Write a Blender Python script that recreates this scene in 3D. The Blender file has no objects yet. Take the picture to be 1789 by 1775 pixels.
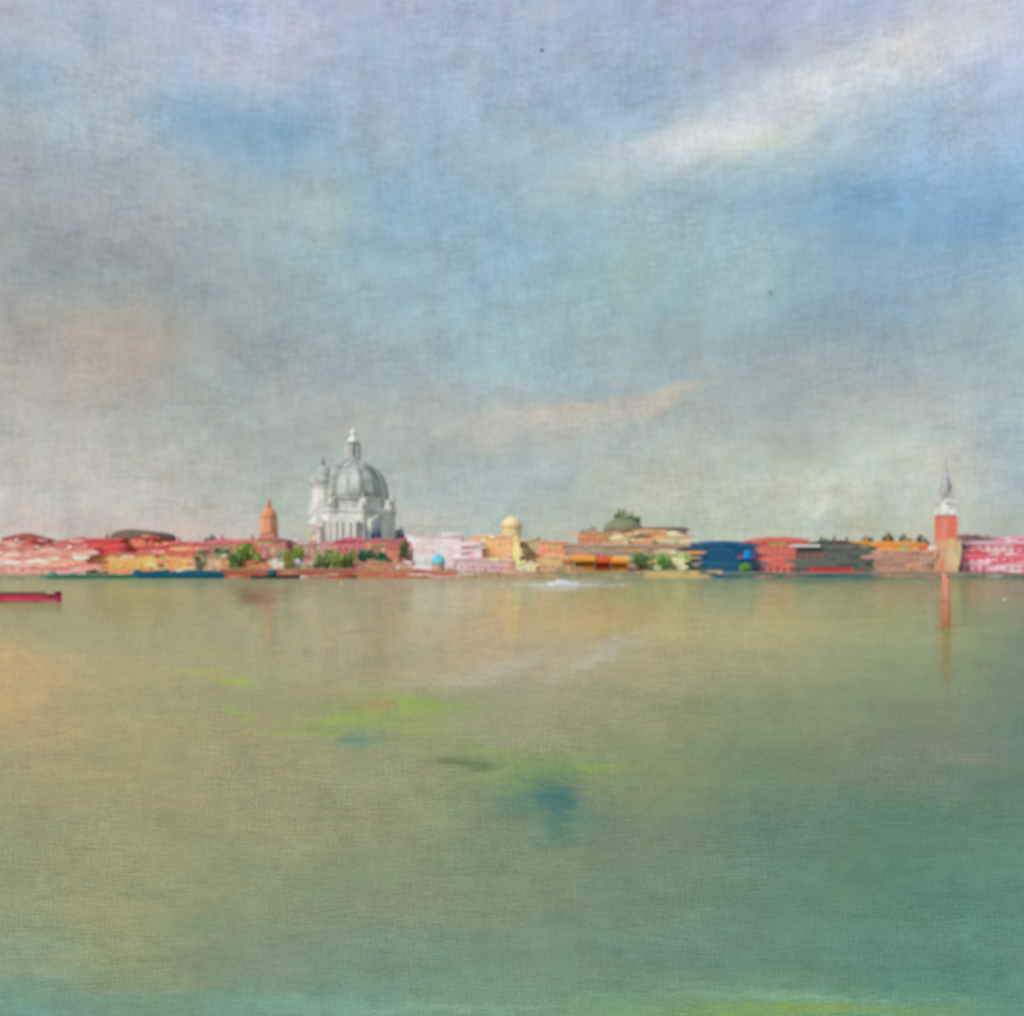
import bpy, bmesh, math, random
from mathutils import Vector, Matrix
random.seed(7)
S = bpy.context.scene
COL = S.collection
PI = math.pi

# ------------------------------------------------------------------ camera
CAM_H, F, CX, HOR = 4.0, 1739.0, 894.5, 990.0       # eye height; focal length, centre and horizon of the 1789 px photograph
cd = bpy.data.cameras.new('camera'); cam = bpy.data.objects.new('camera', cd); COL.objects.link(cam)
cam.location = (0, 0, CAM_H); cam.rotation_euler = (PI/2, 0, 0)
cd.lens = 35.0; cd.sensor_width = 36.0; cd.shift_y = (HOR-887.5)/1789.0
cd.clip_start = 0.1; cd.clip_end = 30000
cd.dof.use_dof = True; cd.dof.focus_distance = 12.0; cd.dof.aperture_fstop = 0.64
S.camera = cam

# ------------------------------------------------------------------ colour management
S.view_settings.view_transform = 'Standard'; S.view_settings.look = 'None'
S.view_settings.exposure = 0; S.view_settings.gamma = 1; S.view_settings.use_curve_mapping = False

def lin(c):
    c = c/255.0
    return c/12.92 if c <= 0.04045 else ((c+0.055)/1.055)**2.4
def L3(rgb): return tuple(lin(v) for v in rgb)

# ------------------------------------------------------------------ node helpers
class NT:
    def __init__(s, nt): s.nt = nt; s.n = nt.nodes; s.l = nt.links
    def new(s, t, **k):
        n = s.n.new(t)
        for a, b in k.items(): setattr(n, a, b)
        return n
    def put(s, sock, v):
        if v is None: return
        if isinstance(v, bpy.types.NodeSocket): s.l.new(v, sock)
        else: sock.default_value = v
    def m(s, op, a, b=None, c=None, clamp=False):
        n = s.new('ShaderNodeMath', operation=op, use_clamp=clamp)
        s.put(n.inputs[0], a); s.put(n.inputs[1], b); s.put(n.inputs[2], c)
        return n.outputs[0]
    def v(s, op, a, b=None, c=None):
        n = s.new('ShaderNodeVectorMath', operation=op)
        s.put(n.inputs[0], a); s.put(n.inputs[1], b); s.put(n.inputs[2], c)
        return n.outputs[1] if op in ('DOT_PRODUCT', 'LENGTH', 'DISTANCE') else n.outputs[0]
    def xyz(s, x, y, z=0.0):
        n = s.new('ShaderNodeCombineXYZ'); s.put(n.inputs[0], x); s.put(n.inputs[1], y); s.put(n.inputs[2], z); return n.outputs[0]
    def sep(s, v):
        n = s.new('ShaderNodeSeparateXYZ'); s.put(n.inputs[0], v); return n.outputs
    def noise(s, vec, scale, detail=4, rough=0.55, col=False, dim='3D'):
        n = s.new('ShaderNodeTexNoise', noise_dimensions=dim)
        s.put(n.inputs['Vector'], vec); n.inputs['Scale'].default_value = scale
        n.inputs['Detail'].default_value = detail; n.inputs['Roughness'].default_value = rough
        return n.outputs['Color' if col else 'Fac']
    def mix(s, f, a, b):
        n = s.new('ShaderNodeMix', data_type='RGBA'); s.put(n.inputs[0], f)
        for sock, v in ((n.inputs[6], a), (n.inputs[7], b)):
            if isinstance(v, tuple) and len(v) == 3: v = (*v, 1)
            s.put(sock, v)
        return n.outputs[2]
    def mapr(s, x, a, b, c=0.0, d=1.0, interp='LINEAR'):
        n = s.new('ShaderNodeMapRange', interpolation_type=interp)
        for i, q in enumerate((x, a, b, c, d)): s.put(n.inputs[i], q)
        return n.outputs[0]
    def ramp(s, f, stops, interp='EASE'):
        n = s.new('ShaderNodeValToRGB'); r = n.color_ramp; r.interpolation = interp
        while len(r.elements) < len(stops): r.elements.new(0.5)
        for e, (p, c) in zip(r.elements, stops): e.position = p; e.color = (*c, 1)
        s.put(n.inputs[0], f); return n.outputs[0]
    def grid(s, u, v, us, rows):
        """rows: [(v, [colour per u])]; a soft field of colours over u and v."""
        t = s.mapr(u, us[0], us[-1])
        out = None; pv = None
        for rv, cols in rows:
            c = s.ramp(t, [((a-us[0])/(us[-1]-us[0]), q) for a, q in zip(us, cols)])
            out = c if out is None else s.mix(s.mapr(v, pv, rv, interp='SMOOTHSTEP'), out, c)
            pv = rv
        return out
    def blob(s, base, u, v, cu, cv, ru, rv, ang, colr, k):
        """soft elliptical patch of colour colr, strength k, centred (cu, cv)"""
        du = s.m('SUBTRACT', u, cu); dv = s.m('SUBTRACT', v, cv)
        ca, sa = math.cos(ang), math.sin(ang)
        a = s.m('ADD', s.m('MULTIPLY', du, ca/ru), s.m('MULTIPLY', dv, sa/ru))
        b = s.m('ADD', s.m('MULTIPLY', du, -sa/rv), s.m('MULTIPLY', dv, ca/rv))
        r2 = s.m('ADD', s.m('MULTIPLY', a, a), s.m('MULTIPLY', b, b))
        w = s.m('MULTIPLY', s.m('EXPONENT', s.m('MULTIPLY', r2, -1.0)), k)
        return s.mix(w, base, colr)

GX = [0, 224, 447, 671, 894, 1118, 1342, 1565, 1789]
# ------------------------------------------------------------------ sky: thin broken cloud over a Nishita sky
SUN_DIR = Vector((-0.55, -0.62, 0.56)).normalized()
SKY = [  # elevation row (px above horizon as an angle) and the colour of the cloud veil along it, left to right
 (30,  [(180,187,207),(166,178,200),(170,180,202),(164,176,199),(160,174,198),(157,171,198),(163,172,200),(170,180,206),(184,186,205)]),
 (150, [(170,180,196),(164,177,193),(174,184,203),(158,175,196),(156,174,194),(150,171,194),(163,176,196),(184,190,206),(180,188,210)]),
 (270, [(158,171,181),(163,177,189),(138,167,190),(152,173,191),(154,176,191),(160,179,194),(172,188,198),(155,178,196),(166,181,208)]),
 (390, [(154,160,166),(155,165,171),(158,174,181),(140,168,186),(145,172,187),(150,174,185),(145,172,186),(130,165,192),(148,176,205)]),
 (510, [(146,150,151),(146,152,154),(148,162,165),(148,172,184),(144,172,186),(148,172,179),(148,171,178),(136,162,182),(142,170,188)]),
 (630, [(162,157,152),(162,156,147),(146,157,159),(150,165,170),(150,173,182),(147,165,170),(144,160,164),(142,158,166),(150,169,176)]),
 (750, [(178,172,169),(170,166,160),(158,164,162),(163,166,163),(168,169,166),(164,168,164),(158,166,163),(166,171,166),(157,171,176)]),
 (850, [(183,176,176),(179,175,171),(168,170,166),(163,169,166),(156,171,172),(166,172,161),(172,178,166),(174,180,169),(155,168,174)]),
 (940, [(189,181,180),(186,180,177),(177,174,171),(169,172,171),(165,175,172),(168,174,164),(172,179,168),(174,179,169),(162,168,166)]),
]
SKYBLOBS = [  # veils low over the roofs come last
   # px, py, rx, ry, tilt(deg, rising to the right), colour, strength
 (1420,205,215,34,13,(206,208,212),.85),(1250,256,110,20,10,(206,209,214),.85),(1570,158,100,20,7,(206,206,212),.75),(1350,272,60,16,8,(206,208,194),.75),(1180,280,50,12,0,(200,204,210),.5),(1690,125,50,14,-20,(196,196,206),.4),
 (1480,385,90,45,0,(112,154,193),.6),(1700,440,90,60,0,(112,154,194),.75),(1600,330,50,40,0,(165,180,214),.4),
 (410,245,120,30,3,(118,156,190),.6),(520,185,60,25,10,(135,167,198),.4),(30,215,50,30,0,(138,168,192),.5),
 (400,110,110,45,0,(180,186,208),.4),(760,370,90,45,0,(130,166,188),.35),(570,400,50,60,-30,(168,184,178),.5),
 (190,630,90,50,10,(175,156,140),.55),(120,690,60,30,15,(172,160,146),.4),(250,455,60,45,0,(145,146,146),.4),
 (1500,560,120,45,12,(126,148,166),.45),(1620,520,80,50,0,(134,162,182),.4),
 (1000,722,125,16,8,(192,180,166),.9),(1150,698,70,12,20,(190,178,162),.8),(900,745,70,16,15,(180,178,176),.4),
 (760,750,80,28,-4,(176,177,172),.45),(880,830,110,32,12,(150,171,178),.4),(1160,840,100,30,15,(180,174,156),.5),(1070,780,110,16,20,(156,168,172),.35),
 (1420,865,60,26,15,(186,192,180),.5),(1600,790,110,60,0,(180,184,175),.35),(1745,790,45,70,0,(142,162,172),.5),
 (500,850,50,60,0,(146,166,164),.4),(200,880,160,30,0,(188,176,176),.35),(1055,335,60,25,5,(178,190,180),.35),(950,255,40,16,0,(180,188,178),.35),
 (1080,490,70,35,20,(150,176,168),.35),(960,30,40,14,5,(178,190,192),.4),(560,800,28,28,0,(140,158,156),.5),
 (1436,880,42,6,62,(206,210,200),.7),(1400,872,34,7,58,(190,196,184),.5),(1470,900,50,8,10,(190,194,180),.4),(1540,820,60,14,25,(186,188,180),.4),(1250,860,160,30,4,(186,186,170),.4),(1560,870,120,26,0,(188,190,178),.4),(180,925,190,14,0,(196,168,162),.45),(470,890,26,50,0,(150,170,150),.5),(1100,915,110,16,0,(168,172,148),.4),(1560,925,120,12,0,(164,168,142),.45),(750,918,70,14,0,(190,176,168),.4),(1645,835,50,60,0,(192,190,184),.6),(1700,90,70,18,-20,(196,194,208),.35),(1385,655,30,12,20,(180,174,166),.3),
]
w = bpy.data.worlds.new('World'); S.world = w; w.use_nodes = True
T = NT(w.node_tree); T.n.clear()
out = T.new('ShaderNodeOutputWorld'); bg = T.new('ShaderNodeBackground')
sky = T.new('ShaderNodeTexSky', sky_type='NISHITA', sun_disc=False)
sky.sun_elevation = math.asin(SUN_DIR.z); sky.sun_rotation = math.atan2(SUN_DIR.x, SUN_DIR.y) % (2*PI)
d = T.new('ShaderNodeTexCoord').outputs['Generated']
dx, dy, dz = T.sep(d)
az = T.m('ARCTAN2', dx, dy); el = T.m('ARCSINE', dz)
wn = T.noise(d, 5.0, 5, .6, col=True); wx, wy, _ = T.sep(wn)
wn2 = T.noise(T.xyz(T.m('MULTIPLY', az, 10.0), T.m('MULTIPLY', el, 26.0)), 1.0, 5, .6, col=True); vx, vy, _ = T.sep(wn2)
def warp(base, a, b, ka, kb):
    return T.m('ADD', base, T.m('ADD', T.m('MULTIPLY_ADD', a, ka, -ka/2), T.m('MULTIPLY_ADD', b, kb, -kb/2)))
az2 = warp(az, wx, vx, .05, .055); el2 = warp(el, wy, vy, .022, .04)
def azof(px): return math.atan((px-CX)/F)
def elof(py): return math.atan((HOR-py)/F)
def LS(c): return tuple(v*g for v, g in zip(L3(c), (1.15, 1.165, 1.11)))
rows = [(-elof(r), [LS(c) for c in cs]) for r, cs in SKY]
c = T.grid(az2, T.m('MULTIPLY', el2, -1.0), [azof(x) for x in GX], rows)
for px, py, rx, ry, tilt, colr, k in SKYBLOBS:
    c = T.blob(c, az2, el2, azof(px), elof(py), rx/F*1.15, ry/F*1.15, math.radians(tilt), LS(colr), k)
# ragged fine structure of the cloud veil: blotches, drifting streaks, fine ribs
def cn(ka, ke, off, sc=1.0, det=3, r=.6): return T.noise(T.xyz(T.m('MULTIPLY', az, ka), T.m('MULTIPLY', el, ke), off), sc, det, r)
b1 = cn(16.0, 22.0, 3.0, 1.0, 6, .68); b2 = cn(46.0, 12.0, 7.0, 1.0, 5, .65); b3 = cn(11.0, 40.0, 11.0, 1.0, 5, .65); hue = cn(20.0, 18.0, 21.0, 1.0, 5, .65)
patchy = T.mapr(cn(9.0, 12.0, 31.0, 1.0, 3), .35, .65, .55, 1.25)
f2 = cn(46.0, 330.0, 1.0); f3 = cn(330.0, 46.0, 5.0); f4 = cn(320.0, 320.0, 9.0, 1.0, 2)
dg = T.m('ADD', az, T.m('MULTIPLY', el, 2.2)); dg2 = T.m('SUBTRACT', el, T.m('MULTIPLY', az, .45))
b4 = T.noise(T.xyz(T.m('MULTIPLY', dg, 9.0), T.m('MULTIPLY', dg2, 70.0), 41.0), 1.0, 4, .65)
big = T.m('ADD', T.m('ADD', T.mapr(b4, .2, .8, -.07, .07), T.mapr(b1, .2, .8, -.15, .15)), T.m('ADD', T.mapr(b2, .2, .8, -.10, .10), T.mapr(b3, .2, .8, -.09, .09)))
fine = T.m('MULTIPLY', patchy, T.m('ADD', T.m('ADD', T.mapr(f2, .2, .8, -.135, .135), T.mapr(f3, .2, .8, -.11, .11)), T.mapr(f4, .2, .8, -.16, .16)))
amp = T.m('ADD', 1.0, T.m('ADD', big, fine))
hv = T.mapr(hue, .3, .7, -.075, .075)
c = T.v('MULTIPLY', c, T.xyz(T.m('ADD', amp, hv), amp, T.m('SUBTRACT', amp, T.m('MULTIPLY', hv, .7))))
sk = T.v('SCALE', sky.outputs[0]); sk.node.inputs['Scale'].default_value = 0.10
c = T.mix(0.90, sk, c)
T.l.new(c, bg.inputs[0]); bg.inputs[1].default_value = 1.0
T.l.new(bg.outputs[0], out.inputs[0])

sd = bpy.data.lights.new('sun', 'SUN'); sd.energy = 2.6; sd.angle = math.radians(9); sd.color = (1, .95, .88)
sun = bpy.data.objects.new('sun', sd); COL.objects.link(sun)
sun.rotation_euler = SUN_DIR.to_track_quat('Z', 'Y').to_euler()

# ------------------------------------------------------------------ measuring, tagging, mesh helpers
def X(px, Y): return (px-CX)/F*Y
def Z(py, Y): return CAM_H + (HOR-py)/F*Y
def tag(o, label=None, cat=None, group=None, kind=None):
    for k, v in (('label', label), ('category', cat), ('group', group), ('kind', kind)):
        if v: o[k] = v
    return o
def root(name, loc, label, cat, group=None):
    o = bpy.data.objects.new(name, None); o.empty_display_size = .5; COL.objects.link(o); o.location = loc
    return tag(o, label, cat, group)
def obj(name, bm, mat, parent=None, loc=(0, 0, 0), smooth=False):
    me = bpy.data.meshes.new(name); bmesh.ops.recalc_face_normals(bm, faces=bm.faces); bm.to_mesh(me); bm.free()
    for m in (mat if isinstance(mat, (list, tuple)) else [mat]): me.materials.append(m)
    if smooth:
        for p in me.polygons: p.use_smooth = True
    o = bpy.data.objects.new(name, me); COL.objects.link(o); o.parent = parent; o.location = loc
    return o
def put(name, me, parent=None, loc=(0, 0, 0), rz=0, sc=None):
    o = bpy.data.objects.new(name, me); COL.objects.link(o); o.parent = parent; o.location = loc; o.rotation_euler.z = rz
    if sc: o.scale = sc
    return o
def B(): return bmesh.new()
def box(bm, x0, x1, y0, y1, z0, z1, mi=0):
    v = [bm.verts.new((x, y, z)) for x in (x0, x1) for y in (y0, y1) for z in (z0, z1)]
    for q in ((0,1,3,2),(4,6,7,5),(0,4,5,1),(2,3,7,6),(0,2,6,4),(1,5,7,3)):
        f = bm.faces.new([v[i] for i in q]); f.material_index = mi
    return bm
def lathe(bm, prof, n=24, cx=0, cy=0, z0=0, close=True):
    rings = []
    for r, z in prof:
        rings.append([bm.verts.new((cx+max(r, .001)*math.cos(2*PI*(i+.5)/n), cy+max(r, .001)*math.sin(2*PI*(i+.5)/n), z0+z)) for i in range(n)])
    for a, b in zip(rings, rings[1:]):
        for i in range(n): bm.faces.new((a[i], a[(i+1) % n], b[(i+1) % n], b[i]))
    if close: bm.faces.new(rings[0]); bm.faces.new(rings[-1])
    return bm
def extrude_y(bm, pts, y0, y1):
    a = [bm.verts.new((x, y0, z)) for x, z in pts]; b = [bm.verts.new((x, y1, z)) for x, z in pts]
    n = len(pts)
    for i in range(n): bm.faces.new((a[i], a[(i+1) % n], b[(i+1) % n], b[i]))
    bm.faces.new(a); bm.faces.new(b)
    return bm
def extrude_x(bm, pts, x0, x1):
    a = [bm.verts.new((x0, y, z)) for y, z in pts]; b = [bm.verts.new((x1, y, z)) for y, z in pts]
    n = len(pts)
    for i in range(n): bm.faces.new((a[i], a[(i+1) % n], b[(i+1) % n], b[i]))
    bm.faces.new(a); bm.faces.new(b)
    return bm
def dome_prof(r, h, n=10, top=.0, p=1.0):
    return [(r*max(math.cos(PI/2*i/n), top/r)**p, h*math.sin(PI/2*i/n)) for i in range(n+1)]

# ------------------------------------------------------------------ materials
EW = (.84, .80, .76)        # light on a wall facing the water
MATS = {}
def plaster(c1, c2=None, streak=.8, rough=.85, k=1.0, tex=(.10, .10, .85), bump=.3):
    """weathered paint of two tones, worn in long level streaks"""
    key = (c1, c2, streak, rough, k, tex)
    if key in MATS: return MATS[key]
    c2 = c2 or tuple(min(255, int(v*.86)) for v in c1)
    a1 = tuple(min(.82, v/e*k) for v, e in zip(L3(c1), EW)); a2 = tuple(min(.82, v/e*k) for v, e in zip(L3(c2), EW))
    m = bpy.data.materials.new('worn_paint'); m.use_nodes = True
    t = NT(m.node_tree); b = t.n['Principled BSDF']
    co = t.new('ShaderNodeTexCoord').outputs['Object']
    oi = t.new('ShaderNodeObjectInfo').outputs['Random']
    co = t.v('ADD', co, t.xyz(t.m('MULTIPLY', oi, 40.0), 0.0, t.m('MULTIPLY', oi, 17.0)))
    co2 = t.v('MULTIPLY', co, tex)
    n1 = t.noise(co2, 1.0, 5, .65); n2 = t.noise(co, .12, 3, .5); n3 = t.noise(t.v('MULTIPLY', co, (2.4, 2.4, .25)), 1.0, 3, .6)
    f = t.m('ADD', t.mapr(n1, .5-.22/max(streak, .1)*.5, .5+.22/max(streak, .1)*.5, -.1, 1.0), t.mapr(n2, .3, .7, -.35, .35), clamp=True)
    c = t.mix(f, a1, a2)
    g = t.mapr(n3, .2, .8, .88, 1.12)
    c = t.v('MULTIPLY', c, t.xyz(g, g, g))
    t.l.new(c, b.inputs['Base Color']); b.inputs['Roughness'].default_value = rough
    b.inputs['Specular IOR Level'].default_value = .2
    bp = t.new('ShaderNodeBump'); bp.inputs['Strength'].default_value = bump; bp.inputs['Distance'].default_value = .05
    t.l.new(n1, bp.inputs['Height']); t.l.new(bp.outputs[0], b.inputs['Normal'])
    MATS[key] = m
    return m
def leafmat(c):
    key = ('leaf', c)
    if key in MATS: return MATS[key]
    m = bpy.data.materials.new('leaf'); m.use_nodes = True
    t = NT(m.node_tree); b = t.n['Principled BSDF']
    co = t.new('ShaderNodeTexCoord').outputs['Object']
    f = t.mapr(t.noise(co, 1.1, 3), .3, .7)
    a = tuple(min(.5, v*1.25) for v in L3(c))
    c = t.mix(f, tuple(v*.65 for v in a), tuple(min(.6, v*1.35) for v in a))
    t.l.new(c, b.inputs['Base Color']); b.inputs['Roughness'].default_value = .7
    MATS[key] = m
    return m

# ------------------------------------------------------------------ setting: lagoon, land
# measured by depression row: light mirrored by the water (r) and light falling on it (e)
WCAL = [(1022,(.142,.139,.125),(.545,.545,.601)),(1040,(.156,.161,.149),(.557,.565,.624)),(1085,(.138,.146,.137),(.612,.624,.688)),(1160,(.102,.111,.106),(.687,.701,.774)),
        (1250,(.071,.078,.077),(.757,.773,.852)),(1340,(.046,.055,.058),(.807,.824,.909)),(1440,(.031,.040,.045),(.846,.864,.953)),(1560,(.021,.029,.035),(.878,.897,.989)),(1680,(.017,.023,.028),(.898,.918,1.012)),(1765,(.016,.020,.025),(.914,.928,1.027))]
WG = (1.0, 1.05, 1.10)
WAT = [
 (1006, [(136,142,112),(138,145,112),(145,140,118),(158,148,124),(156,150,120),(138,144,116),(140,145,115),(132,132,108),(112,126,104)]),
 (1040, [(148,150,116),(148,150,116),(156,150,122),(163,155,130),(166,156,126),(156,152,118),(155,153,118),(146,142,114),(124,133,106)]),
 (1085, [(152,151,116),(154,151,116),(158,152,121),(166,156,127),(176,158,125),(172,157,120),(162,156,118),(142,147,111),(124,135,105)]),
 (1160, [(184,158,116),(164,155,119),(161,154,121),(168,155,126),(171,156,128),(163,154,122),(154,150,117),(134,142,110),(120,132,105)]),
 (1250, [(178,156,118),(165,155,118),(158,152,116),(152,156,108),(155,150,120),(148,146,115),(136,142,111),(124,134,108),(114,130,106)]),
 (1340, [(160,151,117),(162,154,118),(156,150,116),(150,148,114),(138,146,108),(134,143,106),(118,135,107),(118,132,108),(106,126,107)]),
 (1440, [(148,149,116),(154,151,116),(152,149,115),(146,146,113),(122,138,110),(118,134,109),(106,130,108),(100,128,108),(98,128,111)]),
 (1560, [(147,149,117),(152,151,116),(138,145,115),(132,143,116),(126,141,113),(117,136,112),(107,135,113),(100,134,114),(98,135,119)]),
 (1680, [(136,154,127),(142,150,118),(126,143,119),(121,144,121),(119,141,117),(112,138,116),(106,137,117),(99,135,119),(98,136,120)]),
 (1770, [(118,150,132),(120,146,122),(118,148,126),(122,154,130),(122,150,124),(120,150,116),(116,150,116),(106,146,120),(98,140,124)]),
]
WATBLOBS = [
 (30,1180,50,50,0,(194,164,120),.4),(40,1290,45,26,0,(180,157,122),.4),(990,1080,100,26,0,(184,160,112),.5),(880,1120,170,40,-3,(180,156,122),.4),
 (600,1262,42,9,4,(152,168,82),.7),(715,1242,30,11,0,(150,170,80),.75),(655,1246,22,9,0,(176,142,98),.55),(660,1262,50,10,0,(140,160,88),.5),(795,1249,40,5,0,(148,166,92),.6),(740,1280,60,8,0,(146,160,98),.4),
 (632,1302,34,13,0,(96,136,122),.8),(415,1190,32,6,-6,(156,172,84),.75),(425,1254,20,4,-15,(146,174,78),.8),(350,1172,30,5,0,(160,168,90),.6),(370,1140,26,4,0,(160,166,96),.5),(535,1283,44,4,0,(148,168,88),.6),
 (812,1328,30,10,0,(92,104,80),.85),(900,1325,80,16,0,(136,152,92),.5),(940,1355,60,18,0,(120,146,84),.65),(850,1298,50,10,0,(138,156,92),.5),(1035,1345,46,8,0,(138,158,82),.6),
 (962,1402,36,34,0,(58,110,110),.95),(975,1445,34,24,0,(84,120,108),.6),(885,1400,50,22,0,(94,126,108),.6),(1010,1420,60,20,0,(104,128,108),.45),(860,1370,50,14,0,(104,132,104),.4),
 (465,1043,34,17,0,(128,108,98),.85),(610,1060,50,26,0,(150,152,130),.4),(610,1098,20,8,0,(164,128,122),.5),  # first blob: reflection of the orange cupola tower, painted into the water colour
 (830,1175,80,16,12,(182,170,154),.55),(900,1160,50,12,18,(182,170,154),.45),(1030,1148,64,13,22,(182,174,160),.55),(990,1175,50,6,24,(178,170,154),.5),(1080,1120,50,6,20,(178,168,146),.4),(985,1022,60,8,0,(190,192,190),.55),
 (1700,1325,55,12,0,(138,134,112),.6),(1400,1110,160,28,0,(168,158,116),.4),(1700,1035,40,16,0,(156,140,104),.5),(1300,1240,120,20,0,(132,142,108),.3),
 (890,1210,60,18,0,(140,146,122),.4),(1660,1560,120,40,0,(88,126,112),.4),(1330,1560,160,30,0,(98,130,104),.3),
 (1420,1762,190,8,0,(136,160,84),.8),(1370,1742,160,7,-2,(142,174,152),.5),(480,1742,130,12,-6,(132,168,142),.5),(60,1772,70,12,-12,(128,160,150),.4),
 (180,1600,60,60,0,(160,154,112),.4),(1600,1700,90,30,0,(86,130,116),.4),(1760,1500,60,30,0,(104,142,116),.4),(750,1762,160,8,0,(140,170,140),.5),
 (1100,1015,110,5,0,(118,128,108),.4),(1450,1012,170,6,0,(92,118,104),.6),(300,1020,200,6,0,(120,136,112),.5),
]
def water_material():
    m = bpy.data.materials.new('lagoon_water'); m.use_nodes = True
    t = NT(m.node_tree); t.n.clear(); o = t.new('ShaderNodeOutputMaterial')
    P = t.new('ShaderNodeNewGeometry').outputs['Position']
    x, y, z = t.sep(P)
    yy = t.m('MAXIMUM', y, 3.0)
    u = t.m('DIVIDE', x, yy); q = t.m('DIVIDE', CAM_H, yy)      # bearing and nearness to the viewing shore
    wn = t.noise(t.xyz(t.m('MULTIPLY', u, 6.0), t.m('MULTIPLY', q, 22.0)), 1.0, 5, .6, col=True); a, b, _ = t.sep(wn)
    wm = t.noise(t.xyz(t.m('MULTIPLY', u, 22.0), t.m('MULTIPLY', q, 110.0), 4.0), 1.0, 5, .65, col=True); a2, b2, _ = t.sep(wm)
    amp = t.mapr(q, 0.0, .12, .15, 1.0)
    u2 = t.m('ADD', u, t.m('ADD', t.m('MULTIPLY_ADD', a, .12, -.06), t.m('MULTIPLY_ADD', a2, .07, -.035)))
    q2 = t.m('ADD', q, t.m('MULTIPLY', amp, t.m('ADD', t.m('MULTIPLY_ADD', b, .05, -.025), t.m('MULTIPLY_ADD', b2, .022, -.011))))
    def alb(c, py):
        k = 0
        while k < len(WCAL)-2 and WCAL[k+1][0] < py: k += 1
        (p0, r0, e0), (p1, r1, e1) = WCAL[k], WCAL[k+1]
        f = min(1, max(0, (py-p0)/(p1-p0))); kr = .88*min(1, .62+.38*max(0, py-1020)/180)      # the town hides part of the mirrored sky
        return tuple(max(.01, (v*WG_-kr*(ra+(rb-ra)*f))/(ea+(eb-ea)*f)) for v, WG_, ra, rb, ea, eb in zip(L3(c), WG, r0, r1, e0, e1))
    rows = [((r-HOR)/F, [alb(c, r) for c in cs]) for r, cs in WAT]
    c = t.grid(u2, q2, [(g-CX)/F for g in GX], rows)
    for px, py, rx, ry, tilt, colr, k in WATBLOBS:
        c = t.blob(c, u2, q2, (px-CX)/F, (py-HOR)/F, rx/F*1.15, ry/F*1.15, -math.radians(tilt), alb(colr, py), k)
    # silt streaks and ripples
    def cn(ka, ke, off, det=3, r=.6): return t.noise(t.xyz(t.m('MULTIPLY', u, ka), t.m('MULTIPLY', q, ke), off), 1.0, det, r)
    g1 = cn(14.0, 34.0, 2.0, 6, .68); g4 = cn(10.0, 90.0, 12.0, 5, .65); g5 = cn(40.0, 14.0, 17.0, 5, .65); hue = cn(14.0, 26.0, 23.0, 5, .65)
    g2 = cn(52.0, 400.0, 1.0); g3 = cn(400.0, 52.0, 5.0); g6 = cn(360.0, 380.0, 9.0, 2)
    patchy = t.mapr(cn(8.0, 12.0, 31.0), .35, .65, .6, 1.25)
    big = t.m('ADD', t.m('ADD', t.mapr(g1, .2, .8, -.15, .15), t.mapr(g4, .2, .8, -.08, .08)), t.mapr(g5, .2, .8, -.08, .08))
    fine = t.m('MULTIPLY', patchy, t.m('ADD', t.m('ADD', t.mapr(g2, .2, .8, -.15, .15), t.mapr(g3, .2, .8, -.10, .10)), t.mapr(g6, .2, .8, -.14, .14)))
    am = t.m('ADD', 1.0, t.m('ADD', big, fine))
    hv = t.mapr(hue, .3, .7, -.06, .06)
    c = t.v('MULTIPLY', c, t.xyz(t.m('ADD', am, hv), am, t.m('SUBTRACT', am, t.m('MULTIPLY', hv, .5))))
    df = t.new('ShaderNodeBsdfDiffuse'); t.l.new(c, df.inputs[0])
    gl = t.new('ShaderNodeBsdfGlossy'); gl.inputs['Roughness'].default_value = .10
    r1 = t.noise(t.v('MULTIPLY', P, (.6, 1.0, 1.0)), 1.6, 9, .6)
    bp = t.new('ShaderNodeBump'); bp.inputs['Strength'].default_value = .2; bp.inputs['Distance'].default_value = .03
    t.l.new(r1, bp.inputs['Height']); t.l.new(bp.outputs[0], gl.inputs['Normal'])
    bp2 = t.new('ShaderNodeBump'); bp2.inputs['Strength'].default_value = .25; bp2.inputs['Distance'].default_value = .03
    t.l.new(r1, bp2.inputs['Height']); t.l.new(bp2.outputs[0], df.inputs['Normal'])
    fr = t.new('ShaderNodeFresnel'); fr.inputs['IOR'].default_value = 1.33
    ms = t.new('ShaderNodeMixShader'); t.l.new(t.m('MULTIPLY', fr.outputs[0], WSPEC), ms.inputs[0])
    t.l.new(df.outputs[0], ms.inputs[1]); t.l.new(gl.outputs[0], ms.inputs[2])
    t.l.new(ms.outputs[0], o.inputs[0])
    return m
WSPEC = .44
bm = B()
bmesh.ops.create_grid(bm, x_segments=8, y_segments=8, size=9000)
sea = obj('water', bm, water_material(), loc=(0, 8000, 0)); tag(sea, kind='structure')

QY = lambda px: 344 + (px/1789.0)*6        # distance of the quay front
M_land = plaster((128,128,104), (112,116,96))
bm = B()
pts = [(X(-400, QY(-400)), QY(-400)+1), (X(2200, QY(2200)), QY(2200)+1), (1250, 2200), (-1250, 2200)]
a = [bm.verts.new((x, y, 1.0)) for x, y in pts]; b = [bm.verts.new((x, y, -1.5)) for x, y in pts]
for i in range(4): bm.faces.new((a[i], a[(i+1) % 4], b[(i+1) % 4], b[i]))
bm.faces.new(a); bm.faces.new(b)
tag(obj('land', bm, M_land), kind='structure')
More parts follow.
